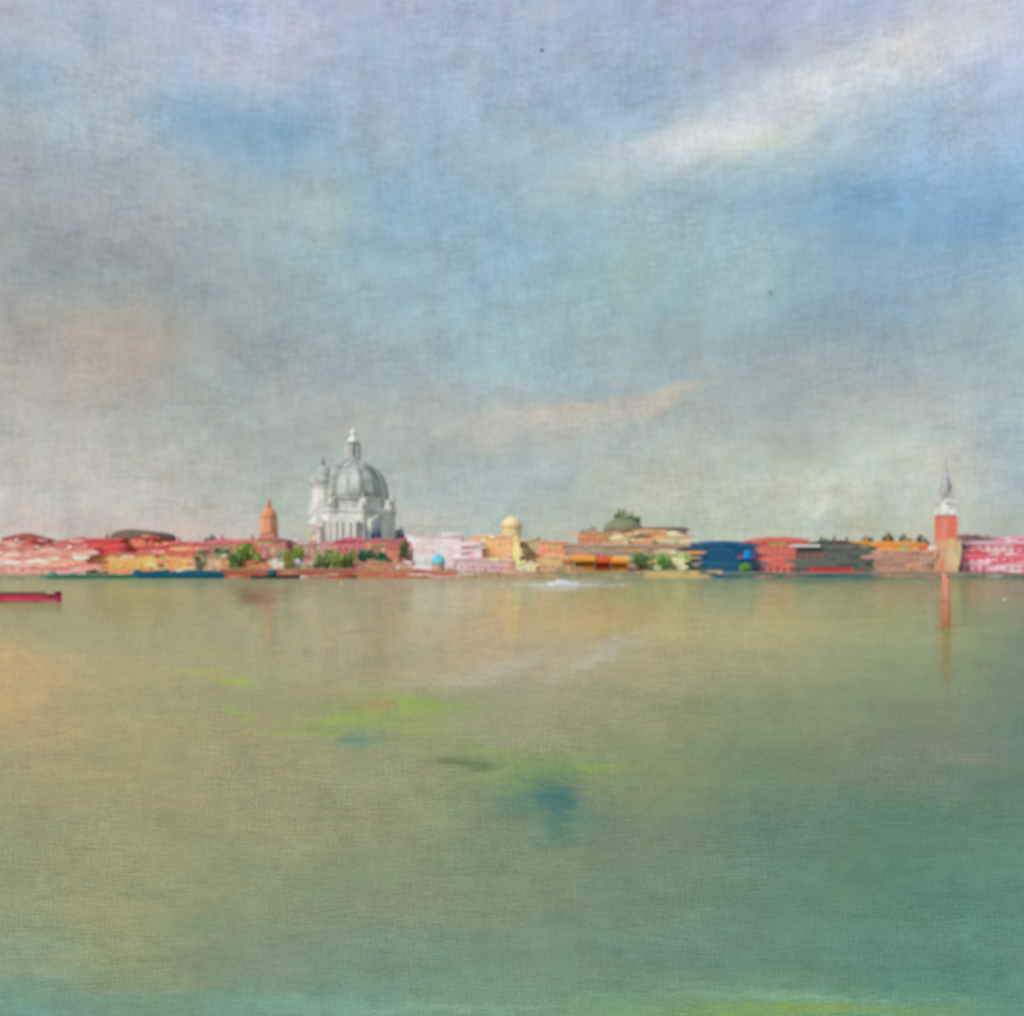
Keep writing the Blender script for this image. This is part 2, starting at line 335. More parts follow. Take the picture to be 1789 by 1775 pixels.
# ------------------------------------------------------------------ dabs: flaking plaster, washes and lichen laid thick on walls and roofs
def dabmat():
    m = bpy.data.materials.new('thick_wash'); m.use_nodes = True
    t = NT(m.node_tree); b = t.n['Principled BSDF']
    at = t.new('ShaderNodeAttribute', attribute_name='tint').outputs['Color']
    co = t.new('ShaderNodeTexCoord').outputs['Object']
    g = t.mapr(t.noise(t.v('MULTIPLY', co, (.5, .5, 3.5)), 1.0, 4, .65), .25, .75, .82, 1.18)
    t.l.new(t.v('MULTIPLY', at, t.xyz(g, g, g)), b.inputs['Base Color']); b.inputs['Roughness'].default_value = .75; b.inputs['Specular IOR Level'].default_value = .25
    return m
DM = dabmat()
class Dabs:
    def __init__(s, seed): s.r = random.Random(seed); s.v = []; s.f = []; s.c = []
    def add(s, x, y, z, L, H, ang, c, th=.025):
        r = s.r; n = 7; ca, sa = math.cos(ang), math.sin(ang); top = []; bot = []; bend = r.uniform(-.25, .25)*H
        for i in range(n+1):
            t_ = i/n; e = min(1, 2.6*min(t_+.06, 1.06-t_))**.6
            u_ = (t_-.5)*L; m_ = bend*math.sin(PI*t_)
            top.append((u_+r.uniform(-.03, .03)*L, m_+H/2*e*r.uniform(.6, 1.15))); bot.append((u_+r.uniform(-.03, .03)*L, m_-H/2*e*r.uniform(.6, 1.15)))
        b = len(s.v)
        for a_, w_ in zip(top, bot):
            for (p, q) in (a_, w_): s.v.append((x+p*ca-q*sa, y, z+p*sa+q*ca))
            p, q = (a_[0]+w_[0])/2, (a_[1]+w_[1])/2; s.v.append((x+p*ca-q*sa, y-th, z+p*sa+q*ca))
        for i in range(n):
            k = b+3*i
            s.f += [(k, k+3, k+5, k+2), (k+2, k+5, k+4, k+1), (k+1, k+4, k+3, k)]; s.c += [c]*3
        s.f += [(b, b+2, b+1), (b+3*n, b+3*n+1, b+3*n+2)]; s.c += [c]*2
    def build(s, parent, name='plaster_patch'):
        me = bpy.data.meshes.new(name); me.from_pydata(s.v, [], s.f); me.materials.append(DM)
        at = me.color_attributes.new('tint', 'FLOAT_COLOR', 'CORNER'); i = 0; buf = []
        for f, c in zip(s.f, s.c):
            a_ = [min(.86, v/e) for v, e in zip(L3(c), EW)]+[1]
            buf += a_*len(f)
        at.data.foreach_set('color', buf)
        o = bpy.data.objects.new(name, me); COL.objects.link(o); o.parent = parent; o['kind'] = 'stuff'
        return o
REG = [  # up to px, washes seen on that stretch, share of upright dabs
 (165, [(248,206,190),(250,228,214),(240,184,166),(244,214,196),(206,104,94),(228,150,132),(236,168,152),(196,86,80)], 0),
 (270, [(206,80,80),(190,84,74),(224,120,100),(236,176,108),(216,100,92),(232,160,104)], .25),
 (350, [(248,206,130),(244,196,160),(240,190,112),(236,168,100),(218,104,96),(226,140,110),(206,86,92),(246,206,134)], .05),
 (470, [(228,140,124),(214,96,100),(130,146,104),(148,172,92),(240,196,160),(196,96,112),(222,160,120),(160,160,120)], .15),
 (530, [(214,214,160),(240,236,214),(150,176,84),(190,130,116),(176,110,100),(222,190,160)], .35),
 (600, [(206,160,150),(196,190,172),(170,180,110),(200,140,132),(214,190,172),(184,120,108)], .8),
 (710, [(206,100,120),(214,140,128),(60,116,86),(226,160,140),(96,130,84),(200,84,104),(54,92,108),(188,110,88)], .4),
 (830, [(246,236,236),(240,214,214),(232,196,192),(214,196,200),(250,244,240),(220,170,166)], .55),
 (945, [(246,214,156),(242,196,140),(240,200,128),(232,172,112),(236,196,170),(244,220,170),(214,180,150),(214,190,196)], .5),
 (1060, [(236,160,122),(214,150,112),(196,170,126),(222,138,104),(228,184,140),(170,150,120)], .15),
 (1205, [(224,160,116),(206,190,146),(160,140,116),(120,134,90),(176,140,112),(232,214,172),(190,150,110)], .1),
 (1318, [(28,76,112),(24,96,140),(34,92,112),(44,84,108),(20,66,104),(60,110,110)], 0),
 (1400, [(214,116,104),(206,96,92),(226,146,128),(196,120,104),(232,150,134)], 0),
 (1530, [(84,90,84),(104,106,100),(120,110,104),(72,80,78),(140,132,124),(96,104,90)], 0),
 (1640, [(228,156,72),(196,144,116),(170,128,108),(206,160,136),(150,116,100),(186,130,104)], .05),
 (1700, [(160,120,112),(190,110,110),(222,200,190),(130,104,98)], .1),
 (9999, [(250,238,236),(246,214,216),(222,96,112),(244,224,222),(236,176,180),(206,70,92),(248,238,232),(226,130,140)], 0),
]
def region(px):
    for lim, cs, up in REG:
        if px < lim: return cs, up
def washes(parent, Y, W, H, hroof, wall, wall2, rc, seed, dens=1.0):
    d = Dabs(seed); r = d.r; x0 = parent.location.x
    n = int(W*(H+hroof*.5)*.16*dens)+4
    for i in range(n):
        x = r.uniform(-W/2-.6, W/2+.6); z = r.uniform(.2, H-.1)
        cs, up = region(CX+(x0+x)/Y*F)
        c = r.choice(cs) if r.random() < .55 else (r.choice((wall, wall2, wall)))
        c = tuple(max(0, min(255, int((v*.82+w_*.18)*r.uniform(.95, 1.07)))) for v, w_ in zip(c, wall))
        if r.random() < .06: c = r.choice(((246,238,228), (60,70,72), (236,150,80), (196,60,74), (150,180,90)))
        yy = -.022-.0012*(i % 90)
        if r.random() < up: d.add(x, yy, z, r.uniform(1.4, 5.0), r.uniform(.6, 1.9), PI/2+r.gauss(0, .08), c)
        else:
            L = min(r.uniform(3, 13), W*.9+2); d.add(x, yy, z, L, r.uniform(.5, 1.8), r.gauss(0, .025), c)
    for i in range(int(W*.35)+2):                       # broken eaves line
        x = r.uniform(-W/2, W/2); cs, up = region(CX+(x0+x)/Y*F)
        c = r.choice((rc, rc, r.choice(cs)))
        d.add(x, -.47-.0012*(i % 40), H+r.uniform(-.4, .8), r.uniform(1.2, 5.0), r.uniform(.35, 1.1), r.gauss(0, .05), c)
    d.build(parent)

def quay(px0, px1, top, wc, wc2, name='quay_wall'):
    m = plaster(wc, wc2)
    Y0, Y1 = QY(px0), QY(px1); x0, x1 = X(px0, Y0), X(px1, Y1)
    ang = math.atan2(Y1-Y0, x1-x0); Ln = math.hypot(Y1-Y0, x1-x0)
    h = Z(top, (Y0+Y1)/2)
    bm = B(); box(bm, 0, Ln-.02, 0, 5, -1, h)
    o = obj(name, bm, m, loc=(x0, Y0, 0)); o.rotation_euler.z = ang; tag(o, kind='structure')
    bm = B(); box(bm, 0, Ln-.05, -.15, .35, h-.22, h+.06)
    d = Dabs(int(px0)); r_ = d.r
    for i in range(int(Ln*.55)):
        x = r_.uniform(0, Ln); cs, up = region(CX+(x0+x)/Y0*F); low = r_.random() < .35
        c = (r_.choice(cs) if r_.random() < .35 else r_.choice((wc, wc, wc2)))
        d.add(x, -.17-.0012*(i % 60), r_.uniform(.05, h*.35) if low else r_.uniform(.3, h+.25), r_.uniform(2, 9), r_.uniform(.2, .6), r_.gauss(0, .015), c)
    d.build(o, 'stain')
    obj('coping', bm, plaster(tuple(min(255, v+12) for v in (150,140,120))), o)
quay(-120, 70, 1003, (160,140,112), (130,140,112))
quay(70, 385, 1003, (80,120,104), (96,130,104))
quay(385, 620, 994, (170,92,66), (150,84,66))
quay(620, 800, 996, (178,96,72), (172,128,100))
quay(800, 940, 999, (178,136,108), (160,140,108))
quay(940, 1125, 998, (150,138,106), (128,128,104))
quay(1125, 1262, 996, (198,168,110), (182,154,104))
quay(1262, 1530, 1000, (84,106,98), (70,98,100))
quay(1530, 1690, 999, (150,122,102), (140,126,106))
quay(1690, 2000, 1001, (84,112,96), (150,116,98))


# ------------------------------------------------------------------ buildings
WIN = {}
def window_mesh(w, h, fc, pc, arch=False):
    key = (round(w, 1), round(h, 1), fc, pc, arch)
    if key in WIN: return WIN[key]
    bm = B(); t = .12
    box(bm, -w/2-t, -w/2, -.14, .05, -h/2, h/2); box(bm, w/2, w/2+t, -.14, .05, -h/2, h/2)
    box(bm, -w/2-t, w/2+t, -.17, .05, h/2, h/2+t); box(bm, -w/2-t, w/2+t, -.22, .05, -h/2-t, -h/2)
    box(bm, -w/2, w/2, -.06, .04, -h/2, h/2, 1); box(bm, -.04, .04, -.10, -.03, -h/2+.01, h/2-.01)
    bmesh.ops.recalc_face_normals(bm, faces=bm.faces)
    me = bpy.data.meshes.new('window'); bm.to_mesh(me); bm.free()
    me.materials.append(plaster(fc)); me.materials.append(plaster(pc, rough=.5))
    WIN[key] = me
    return me
def shade(c, k): return tuple(max(0, min(255, int(v*k))) for v in c)
def building(name, label, px0, px1, pyt, Y, depth, wall, wall2=None, roof='hip', rh=6, rc=(176,96,76), rc2=None, win=(0, 0), cat='building',
             group=None, k=1.0, chimneys=0, streak=.5, wk=.78, door=True, base=1.0):
    x0, x1 = X(px0, Y), X(px1, Y); W = x1-x0; zt = Z(pyt, Y); H = zt-base; cx = (x0+x1)/2
    r = root(name, (cx, Y, base), label, cat, group)
    hw = W/2
    obj('wall', box(B(), -hw, hw, 0, depth, -.3, H), plaster(wall, wall2, streak, k=k), r)
    obj('cornice', box(B(), -hw-.2, hw+.2, -.2, depth+.2, H-.35, H+.02), plaster(shade(wall, 1.08), wall), r)
    h = rh/F*Y; ov = .45
    mr = plaster(rc, rc2 or shade(rc, .82), .6, tex=(.5, .5, 2.5))
    bm = B()
    if roof == 'hip':
        ri = min(W/2, depth/2)*.95
        v = [bm.verts.new(p) for p in ((-hw-ov, -ov, H+.03), (hw+ov, -ov, H+.03), (hw+ov, depth+ov, H+.03), (-hw-ov, depth+ov, H+.03))]
        if W >= depth: a, b = bm.verts.new((-hw+ri, depth/2, H+h)), bm.verts.new((hw-ri, depth/2, H+h)); fs = ((v[0], v[1], b, a), (v[1], v[2], b), (v[2], v[3], a, b), (v[3], v[0], a))
        else: a, b = bm.verts.new((0, ri, H+h)), bm.verts.new((0, depth-ri, H+h)); fs = ((v[0], v[1], a), (v[1], v[2], b, a), (v[2], v[3], b), (v[3], v[0], a, b))
        for f in fs: bm.faces.new(f)
        bm.faces.new(v)
    elif roof == 'gable':
        extrude_x(bm, [(-ov, H+.03), (depth/2, H+h), (depth+ov, H+.03)], -hw-ov, hw+ov)
    elif roof == 'front_gable':
        extrude_y(bm, [(-hw-ov, H+.03), (0, H+h), (hw+ov, H+.03)], -ov, depth+ov)
    elif roof == 'barrel':
        n = 16; extrude_y(bm, [((hw+ov)*math.cos(PI*i/n), H+.03+h*math.sin(PI*i/n)) for i in range(n+1)], -ov, depth+ov)
    elif roof == 'dome':
        lathe(bm, dome_prof(min(hw, depth/2)*.98, h), 28, 0, depth/2, H+.03)
    else:
        box(bm, -hw-.1, hw+.1, -.1, depth+.1, H+.03, H+max(h, .3))
    ro = obj('roof', bm, mr, r, smooth=(roof == 'dome'))
    for i in range(chimneys):
        xx = -hw + W*(i+.7)/(chimneys+.4)
        b2 = B(); box(b2, xx-.35, xx+.35, depth*.3, depth*.3+.7, H+.1, H+h+1.1); box(b2, xx-.5, xx+.5, depth*.3-.15, depth*.3+.85, H+h+1.1, H+h+1.35)
        obj('chimney', b2, plaster(shade(wall, .9)), ro)
    nc, nr = win; wk = 1-(1-wk)*.38
    if nc and nr:
        fh = H/nr; ww = min(1.1, W/nc*.42); wh = min(1.7, fh*.5)
        me = window_mesh(ww, wh, shade(wall, 1.05), shade(wall, wk))
        for j in range(nr):
            for i in range(nc):
                if door and j == 0 and i == nc//2: continue
                put('window', me, r, (-hw+W*(i+.5)/nc, 0, fh*(j+.5)))
        if door:
            b3 = B(); box(b3, -.7, .7, -.07, .03, 0, min(2.4, fh*.8)); box(b3, -.85, .85, -.15, .03, min(2.4, fh*.8), min(2.4, fh*.8)+.15)
            obj('door', b3, plaster(shade(wall, wk*.85)), r, loc=(-hw+W*(nc//2+.5)/nc, 0, .02))
    washes(r, Y, W, H, h, wall, wall2 or wall, rc, int(px0*7+pyt))
    return r

# left stretch
building('palace', 'long pale pink streaked palace at the far left end of the quay', -90, 150, 956, 354, 12, (228,168,152), (205,110,100), 'hip', 3, (206,120,108), win=(14, 2), wk=.85, streak=.9)
building('house', 'brick red house with broad hipped roof rising behind the pink palace', -10, 62, 943, 374, 20, (178,88,74), (196,108,96), 'hip', 13, (164,80,66))
building('house', 'small rosy house with low roof behind the right end of the pink palace', 104, 152, 946, 372, 14, (200,106,94), (214,132,118), 'hip', 9, (206,116,100))
building('house', 'crimson block between the pink palace and the dark arched roof', 152, 207, 946, 366, 12, (194,74,76), (206,92,84), 'gable', 7, (200,84,84), chimneys=1)
building('boathouse', 'brick red hall under a dark green arched roof', 196, 266, 938, 373, 26, (184,82,76), (196,96,84), 'barrel', 13, (92,104,90), (126,98,84))
building('house', 'long low golden ochre house front behind the blue barge', 190, 338, 969, 356, 9, (234,178,104), (222,150,92), 'gable', 4, (206,96,84), win=(9, 1), wk=.86, streak=.8)
building('house', 'salmon orange house between the pink palace and the golden one', 140, 189, 970, 357, 10, (218,148,100), (206,132,92), 'gable', 5, (190,76,76), win=(3, 1), wk=.86)
building('house', 'red painted row behind the golden ochre house', 262, 352, 953, 372, 12, (212,112,98), (204,92,88), 'hip', 8, (204,98,92), chimneys=1)
building('house', 'long raspberry roofed row behind the green trees', 345, 474, 950, 374, 12, (196,110,104), (186,84,98), 'hip', 9, (190,88,104), (208,120,110), chimneys=2)
building('house', 'pale salmon and cream house below the grey green trees', 334, 398, 974, 355, 9, (226,162,136), (218,190,150), 'hip', 5, (206,140,116), win=(4, 1), wk=.86)
building('shed', 'low orange shed on the brick quay left of the mast', 398, 466, 984, 354, 7, (206,136,84), (196,104,72), 'gable', 3, (196,116,80), win=(3, 1), wk=.86)
building('house', 'dusky rose house under the orange cupola', 450, 500, 944, 372, 12, (184,128,116), (170,92,88), 'hip', 7, (160,104,96))
building('house', 'low white house beside the mast with lime shrubs around it', 476, 522, 979, 354, 7, (244,236,220), (222,226,180), 'flat', 3, (238,232,216), win=(3, 1), wk=.84)
building('house', 'muted pink house behind the lime trees left of the basilica', 500, 592, 950, 378, 12, (190,140,130), (180,150,130), 'hip', 6, (188,132,124), win=(6, 2), wk=.88)

# orange cupola tower
Y = 392; r = root('bell_tower', (X(470, Y), Y, 1), 'orange tower with pointed cupola left of the grey domed basilica', 'tower')
mpx = Y/F
zb = Z(933, Y)-1; zt = Z(905, Y)-1
obj('shaft', box(B(), -13*mpx, 13*mpx, -3, 3, -.3, zb), plaster((196,134,112), (180,128,118)), r)
obj('belfry', lathe(B(), [(14*mpx, 0), (15.5*mpx, .3), (15.5*mpx, 3), (14.5*mpx, zt-zb)], 8, z0=zb+.02), plaster((206,150,108), (196,140,112)), r)
obj('cupola', lathe(B(), dome_prof(14*mpx, 14*mpx*1.25, 8, top=.5), 16, z0=zt+.04), plaster((204,130,88), (190,140,104)), r, smooth=True)
obj('finial', lathe(B(), [(4*mpx, -.3), (3.6*mpx, 1.6), (1*mpx, 3.4), (.05, 4.6)], 8, z0=zt+14*mpx*1.25), plaster((206,124,80)), r)

# ------------------------------------------------------------------ basilica
Y = 440; mpx = Y/F; cpx = 617
STONE = plaster((222,214,200), (172,168,156), .75, tex=(.16,.16,.07)); STONE2 = plaster((212,208,196), (160,160,150), .75, tex=(.2,.2,.06))
LEAD = plaster((106,114,108), (198,198,188), .5, tex=(.15,.15,.05)); LEAD2 = plaster((126,128,124), (190,190,184), .6, tex=(.3,.3,.08))
RIB1 = plaster((108,114,108), (150,154,146)); RIB2 = plaster((206,204,194), (170,170,160)); RIB3 = plaster((134,150,140), (120,128,120))
r = root('basilica', (X(cpx, Y), Y, 1), 'large pale basilica with grey dome, tall lantern and scroll buttresses', 'church')
zz = lambda py: Z(py, Y)-1
R = 76*mpx
body = obj('octagonal_body', lathe(B(), [(R, -.5), (R, zz(898)), (R*1.03, zz(898)+.05), (R*1.03, zz(894)), (R*.8, zz(891.5))], 8), STONE, r)
drum = obj('drum', lathe(B(), [(60*mpx, 0), (60*mpx, zz(875)-zz(892)), (64*mpx, zz(875)-zz(892)+.1), (64*mpx, zz(872)-zz(892)), (40*mpx, zz(872)-zz(892)+.1)], 16, z0=zz(892)), STONE2, r)
dome = obj('dome', lathe(B(), dome_prof(62*mpx, (872-802)*mpx, 12, top=2, p=.95), 32, z0=zz(872)+.05), LEAD, r, smooth=True)
for i in range(16):
    a = 2*PI*i/16
    bm = B(); prev = None; n = 8
    ring = []
    for j in range(n+1):
        t_ = PI/2*j/n*.93; rr = 62*mpx*math.cos(t_)**.95+.12; z_ = (872-802)*mpx*math.sin(t_)+.12; ww = (.34, .8, .55, 1.0)[i % 4]*(1-.5*j/n)
        ring.append([bm.verts.new(p) for p in ((rr-.25, -ww, z_-.1), (rr, -ww, z_), (rr, ww, z_), (rr-.25, ww, z_-.1))])
    for p, q in zip(ring, ring[1:]):
        for k_ in range(3): bm.faces.new((p[k_], p[k_+1], q[k_+1], q[k_]))
    o = obj('rib', bm, (LEAD2, RIB1, RIB2, STONE2, RIB1, RIB3)[(i*5) % 6], dome, loc=(0, 0, zz(872)+.05)); o.rotation_euler.z = a
    # window of the drum
    me = window_mesh(1.3, 2.0, (186,182,170), (150,150,142))
    b_ = 2*PI*(i+.5)/16
    o = put('drum_window', me, drum, (60*mpx*math.cos(b_)*.985, 60*mpx*math.sin(b_)*.985, zz(883)), rz=b_+PI/2)
lan = obj('lantern', lathe(B(), [(14.5*mpx, -.6), (15*mpx, .5), (11.5*mpx, .9), (11.5*mpx, 6.4), (13.5*mpx, 6.8), (13.5*mpx, 7.3), (9*mpx, 7.6)], 8, z0=zz(803)), LEAD2, r)
for i in range(8):
    a = 2*PI*i/8
    obj('column', lathe(B(), [(.3, 0), (.25, 5.6)], 8, 12.2*mpx*math.cos(a), 12.2*mpx*math.sin(a), zz(803)+.8), STONE, lan)
obj('lantern_dome', lathe(B(), dome_prof(9.5*mpx, 2.6, 8, top=.4), 16, z0=zz(803)+7.62), STONE, r, smooth=True)
obj('statue', lathe(B(), [(.9, -.4), (1.3, .4), (1.0, 1.6), (1.35, 2.4), (.6, 3.0), (.65, 3.35), (.1, 3.8)], 10, z0=zz(803)+10.2), plaster((246,244,238)), r, smooth=True)
obj('orb', lathe(B(), [(.02, -.45), (.35, -.25), (.45, 0), (.35, .25), (.02, .45)], 10, -1.4, 0, zz(803)+14), plaster((190,130,60)), r, smooth=True)
obj('orb_arm', box(B(), -1.4, 0, -.08, .08, zz(803)+13.2, zz(803)+13.4), plaster((190,130,60)), r)
for i in range(8):          # scroll buttresses
    a = 2*PI*(i+.5)/8
    pts = [(R*.62, 0), (R*1.02, 0), (R*1.05, 1.2)]
    for j in range(9): t_ = -PI/2+PI*1.2*j/8; pts.append((R*.9+1.7*math.cos(t_), 2.4+1.7*math.sin(t_)))
    pts += [(R*.82, 3.4), (R*.72, 5.5), (R*.66, 6.6), (R*.62, 6.6)]
    pts2 = [(x_, z_) for x_, z_ in pts]
    bm = B(); extrude_y(bm, pts2, -.9, .9)
    o = obj('volute', bm, STONE, r, loc=(0, 0, zz(891))); o.rotation_euler.z = a
    f_ = B(); lathe(f_, [(.3, 0), (.45, .9), (.2, 1.8), (.25, 2.1), (.05, 2.4)], 8, R*.98*math.cos(a), R*.98*math.sin(a), zz(891)+4.1)
    obj('buttress_figure', f_, STONE, r)
for k_ in (-1, 0, 1):       # chapels with gabled fronts
    a = -PI/2 + k_*PI/4; ap = R*math.cos(PI/8)
    bm = B(); extrude_y(bm, [(-5.2, -.3), (5.2, -.3), (5.2, zz(912)), (0, zz(902)), (-5.2, zz(912))], -2.0, 2.5)
    o = obj('chapel', bm, STONE2 if k_ else STONE, r, loc=(ap*math.cos(a), ap*math.sin(a), 0)); o.rotation_euler.z = a+PI/2
    if k_ == 0:
        for sx in (-4.2, -1.7, 1.7, 4.2): obj('column', lathe(B(), [(.6, 0), (.5, 1), (.5, zz(918)), (.7, zz(916))], 10, sx, -2.4, 0), STONE, o)
        obj('portal', box(B(), -1.2, 1.2, -2.06, -1.9, 0, 9), plaster((150,144,134)), o)
    else:
        put('window', window_mesh(3.0, 4.2, (206,198,182), (168,164,154)), o, (0, -2.0, 11))
# lesser dome and its two belfries, behind and to the left
lx, ly = (569-cpx)*mpx, -7
d2 = obj('lesser_drum', lathe(B(), [(23*mpx, zz(905)), (22*mpx, zz(854)), (24*mpx, zz(853)), (24*mpx, zz(850))], 16, lx, ly), STONE, r)
obj('lesser_dome', lathe(B(), dome_prof(23*mpx, 34*mpx, 10, top=.8), 24, lx, ly, zz(850)+.05), LEAD, r, smooth=True)
obj('lesser_lantern', lathe(B(), [(4*mpx, -.4), (4*mpx, 1.8), (5*mpx, 2), (3*mpx, 3), (.1, 4)], 8, lx, ly, zz(818)), LEAD2, r)
for q_, top_ in ((549, 838), (594, 842)):
    xx = (q_-cpx)*mpx
    t_ = obj('belfry', box(B(), xx-1.9, xx+1.9, ly+23, ly+26.8, -.3, zz(top_+16)), STONE, r)
    obj('belfry_cap', lathe(B(), [(2.1, 0), (2.1, 1.8), (2.3, 2.0), (1.7, 3.2), (.7, 4), (.3, 4.6), (.05, 6)], 10, xx, ly+24.9, zz(top_+16)+.03), LEAD, t_)

# the town in front of the basilica
building('bell_tower', 'pale stone campanile front standing left before the basilica', 538, 560, 918, 386, 6, (206,196,180), (188,178,166), 'hip', 10, (196,190,178), cat='tower', win=(1, 4), wk=.8, door=False)
building('house', 'deep pink house before the middle of the basilica', 588, 634, 944, 370, 10, (196,108,116), (206,134,128), 'hip', 7, (192,92,110), win=(4, 2), wk=.86)
building('house', 'salmon striped house before the right side of the basilica', 634, 704, 946, 369, 10, (214,136,114), (176,104,100), 'hip', 7, (170,106,110), win=(6, 3), wk=.8, streak=1)
building('house', 'low ochre brown house on the brick quay under the basilica', 624, 722, 984, 355, 6, (184,150,110), (190,120,88), 'flat', 2, (176,140,104), win=(7, 1), wk=.86)
building('chapel', 'narrow crimson house pressed against the white mansion', 706, 722, 940, 367, 8, (190,92,104), (206,140,140), 'hip', 4, (180,96,104))
building('mansion', 'white mansion with rosy tint and several window rows', 722, 806, 936, 362, 14, (238,224,222), (216,180,182), 'hip', 4, (206,172,168), win=(9, 4), wk=.86, chimneys=2, streak=.8)
building('wing', 'pale rose low wing to the right of the white mansion', 806, 842, 948, 363, 12, (222,200,190), (212,178,170), 'hip', 5, (206,176,160), win=(4, 3), wk=.88)
building('house', 'golden orange house with pink lower windows under the yellow cupola', 836, 908, 938, 366, 12, (230,176,112), (222,160,128), 'hip', 5, (222,178,136), win=(7, 3), wk=.86, streak=.8)
building('warehouse', 'long low lavender pink warehouse on the water edge', 790, 896, 977, 356, 8, (206,172,170), (186,160,156), 'flat', 2, (210,180,176), win=(10, 1), wk=.9)
building('house', 'cream yellow low house right of the lavender warehouse', 897, 934, 984, 357, 7, (236,214,166), (222,190,140), 'flat', 2, (232,208,160), win=(3, 1), wk=.86)
building('house', 'flat khaki house between golden house and salmon block', 908, 948, 944, 374, 12, (186,176,140), (166,164,134), 'hip', 4, (170,164,136), win=(4, 4), wk=.88)
building('house', 'square salmon block standing above an ochre base', 944, 986, 948, 366, 10, (232,154,120), (222,138,106), 'hip', 3, (222,150,116), win=(4, 2), wk=.86, streak=.9)
building('house', 'long ochre tan house below the salmon block', 948, 1004, 974, 358, 7, (206,168,122), (196,154,112), 'flat', 2, (196,160,118), win=(5, 1), wk=.88)
building('house', 'terracotta salmon house left of the dark dome', 1014, 1062, 932, 378, 14, (206,140,108), (190,126,98), 'hip', 7, (202,134,104), win=(5, 3), wk=.86)
building('hall', 'brown grey hall with a broad dark domed roof', 1060, 1132, 926, 392, 30, (150,128,108), (136,122,104), 'dome', 24, (122,112,92), (112,120,88))
building('house', 'peach house right below the dark dome', 1104, 1160, 931, 376, 12, (216,160,118), (206,146,108), 'barrel', 6, (228,166,122), win=(6, 2), wk=.88)
building('house', 'small cream house below the dark dome', 1068, 1098, 940, 374, 8, (210,186,142), (196,164,124), 'dome', 7, (216,196,152), win=(3, 2), wk=.88)
building('house', 'cream domed house on the right end of the brown terrace', 1162, 1197, 936, 373, 10, (204,192,152), (176,170,138), 'dome', 9, (222,208,164), win=(3, 2), wk=.86)
building('terrace', 'brown flat roofed terrace behind the cream domed house', 1124, 1200, 926, 388, 12, (142,120,104), (126,112,98), 'flat', 5, (128,104,92), win=(8, 2), wk=.85)
building('terrace', 'long mauve brown terrace behind the orange awnings', 984, 1206, 954, 366, 9, (172,144,122), (156,134,114), 'gable', 5, (166,136,112), (176,140,110), win=(20, 2), wk=.88, streak=.8)
building('house', 'cream washed house among the green trees', 1146, 1196, 966, 357, 7, (230,214,176), (190,196,140), 'hip', 5, (206,186,150), win=(4, 1), wk=.88)

# yellow cupola and its pole-like turret
Y = 384; mpx = Y/F; r = root('cupola_tower', (X(894, Y), Y, 1), 'short tower with round yellow cupola behind the golden house', 'tower')
zb = Z(922, Y)-1
obj('shaft', lathe(B(), [(17*mpx, -.3), (17*mpx, zb), (19*mpx, zb+.05), (19*mpx, zb+.5)], 12), plaster((218,186,132), (200,184,132)), r)
obj('cupola', lathe(B(), dome_prof(18*mpx, 17*mpx, 9, top=.3), 20, z0=zb+.55), plaster((222,192,142), (200,188,158)), r, smooth=True)
obj('finial', lathe(B(), [(.5, -.1), (.3, .8), (.05, 1.8)], 8, z0=zb+.5+17*mpx), plaster((214,184,120)), r)
Y = 360; r = root('turret', (X(902, Y), Y, 1), 'slim lemon yellow turret at the right corner of the golden house', 'tower')
obj('shaft', box(B(), -1.0, 1.0, 0, 2, -.3, Z(944, Y)-1), plaster((236,210,136), (224,200,140)), r)
obj('cap', lathe(B(), [(1.5, 0), (1.4, .4), (.1, 1.8)], 8, 0, 1, Z(944, Y)-1+.02), plaster((226,190,120)), r)

# awnings of the orange market
def awning(px0, px1, pyt, Y, c, label, group):
    x0, x1 = X(px0, Y), X(px1, Y); hw = (x1-x0)/2; h = Z(pyt, Y)-1
    r = root('market_awning', ((x0+x1)/2, Y, 1), label, 'awning', group)
    bm = B(); extrude_x(bm, [(0, h-1.2), (0, h-1.0), (3, h), (3, h-.2)], -hw, hw)
    obj('canopy', bm, plaster(c, shade(c, .88), .7), r)
    obj('valance', box(B(), -hw, hw, -.06, -.01, h-2.1, h-1.0), plaster(shade(c, .95)), r)
    obj('back_wall', box(B(), -hw+.1, hw-.1, 2.4, 3, -.2, h-.35), plaster(shade(c, .8)), r)
    for s in (-1, 1): obj('post', box(B(), s*(hw-.1)-.06, s*(hw-.1)+.06, .02, .14, 0, h-1.2), plaster((120,100,80)), r)
G = 'market awnings along the quay'
awning(982, 998, 972, 357, (226,120,84), 'coral awning at the left end of the orange row', G)
awning(998, 1040, 970, 357.5, (240,156,66), 'wide amber awning in the orange row', G)
awning(1040, 1068, 972, 358, (216,92,48), 'red orange awning in the middle of the orange row', G)
awning(1068, 1098, 973, 358, (244,156,62), 'bright orange awning at the right end of the row', G)
for i, (a_, t_) in enumerate(((984, 992), (1004, 991), (1026, 992), (1052, 991), (1076, 992))):
    pass

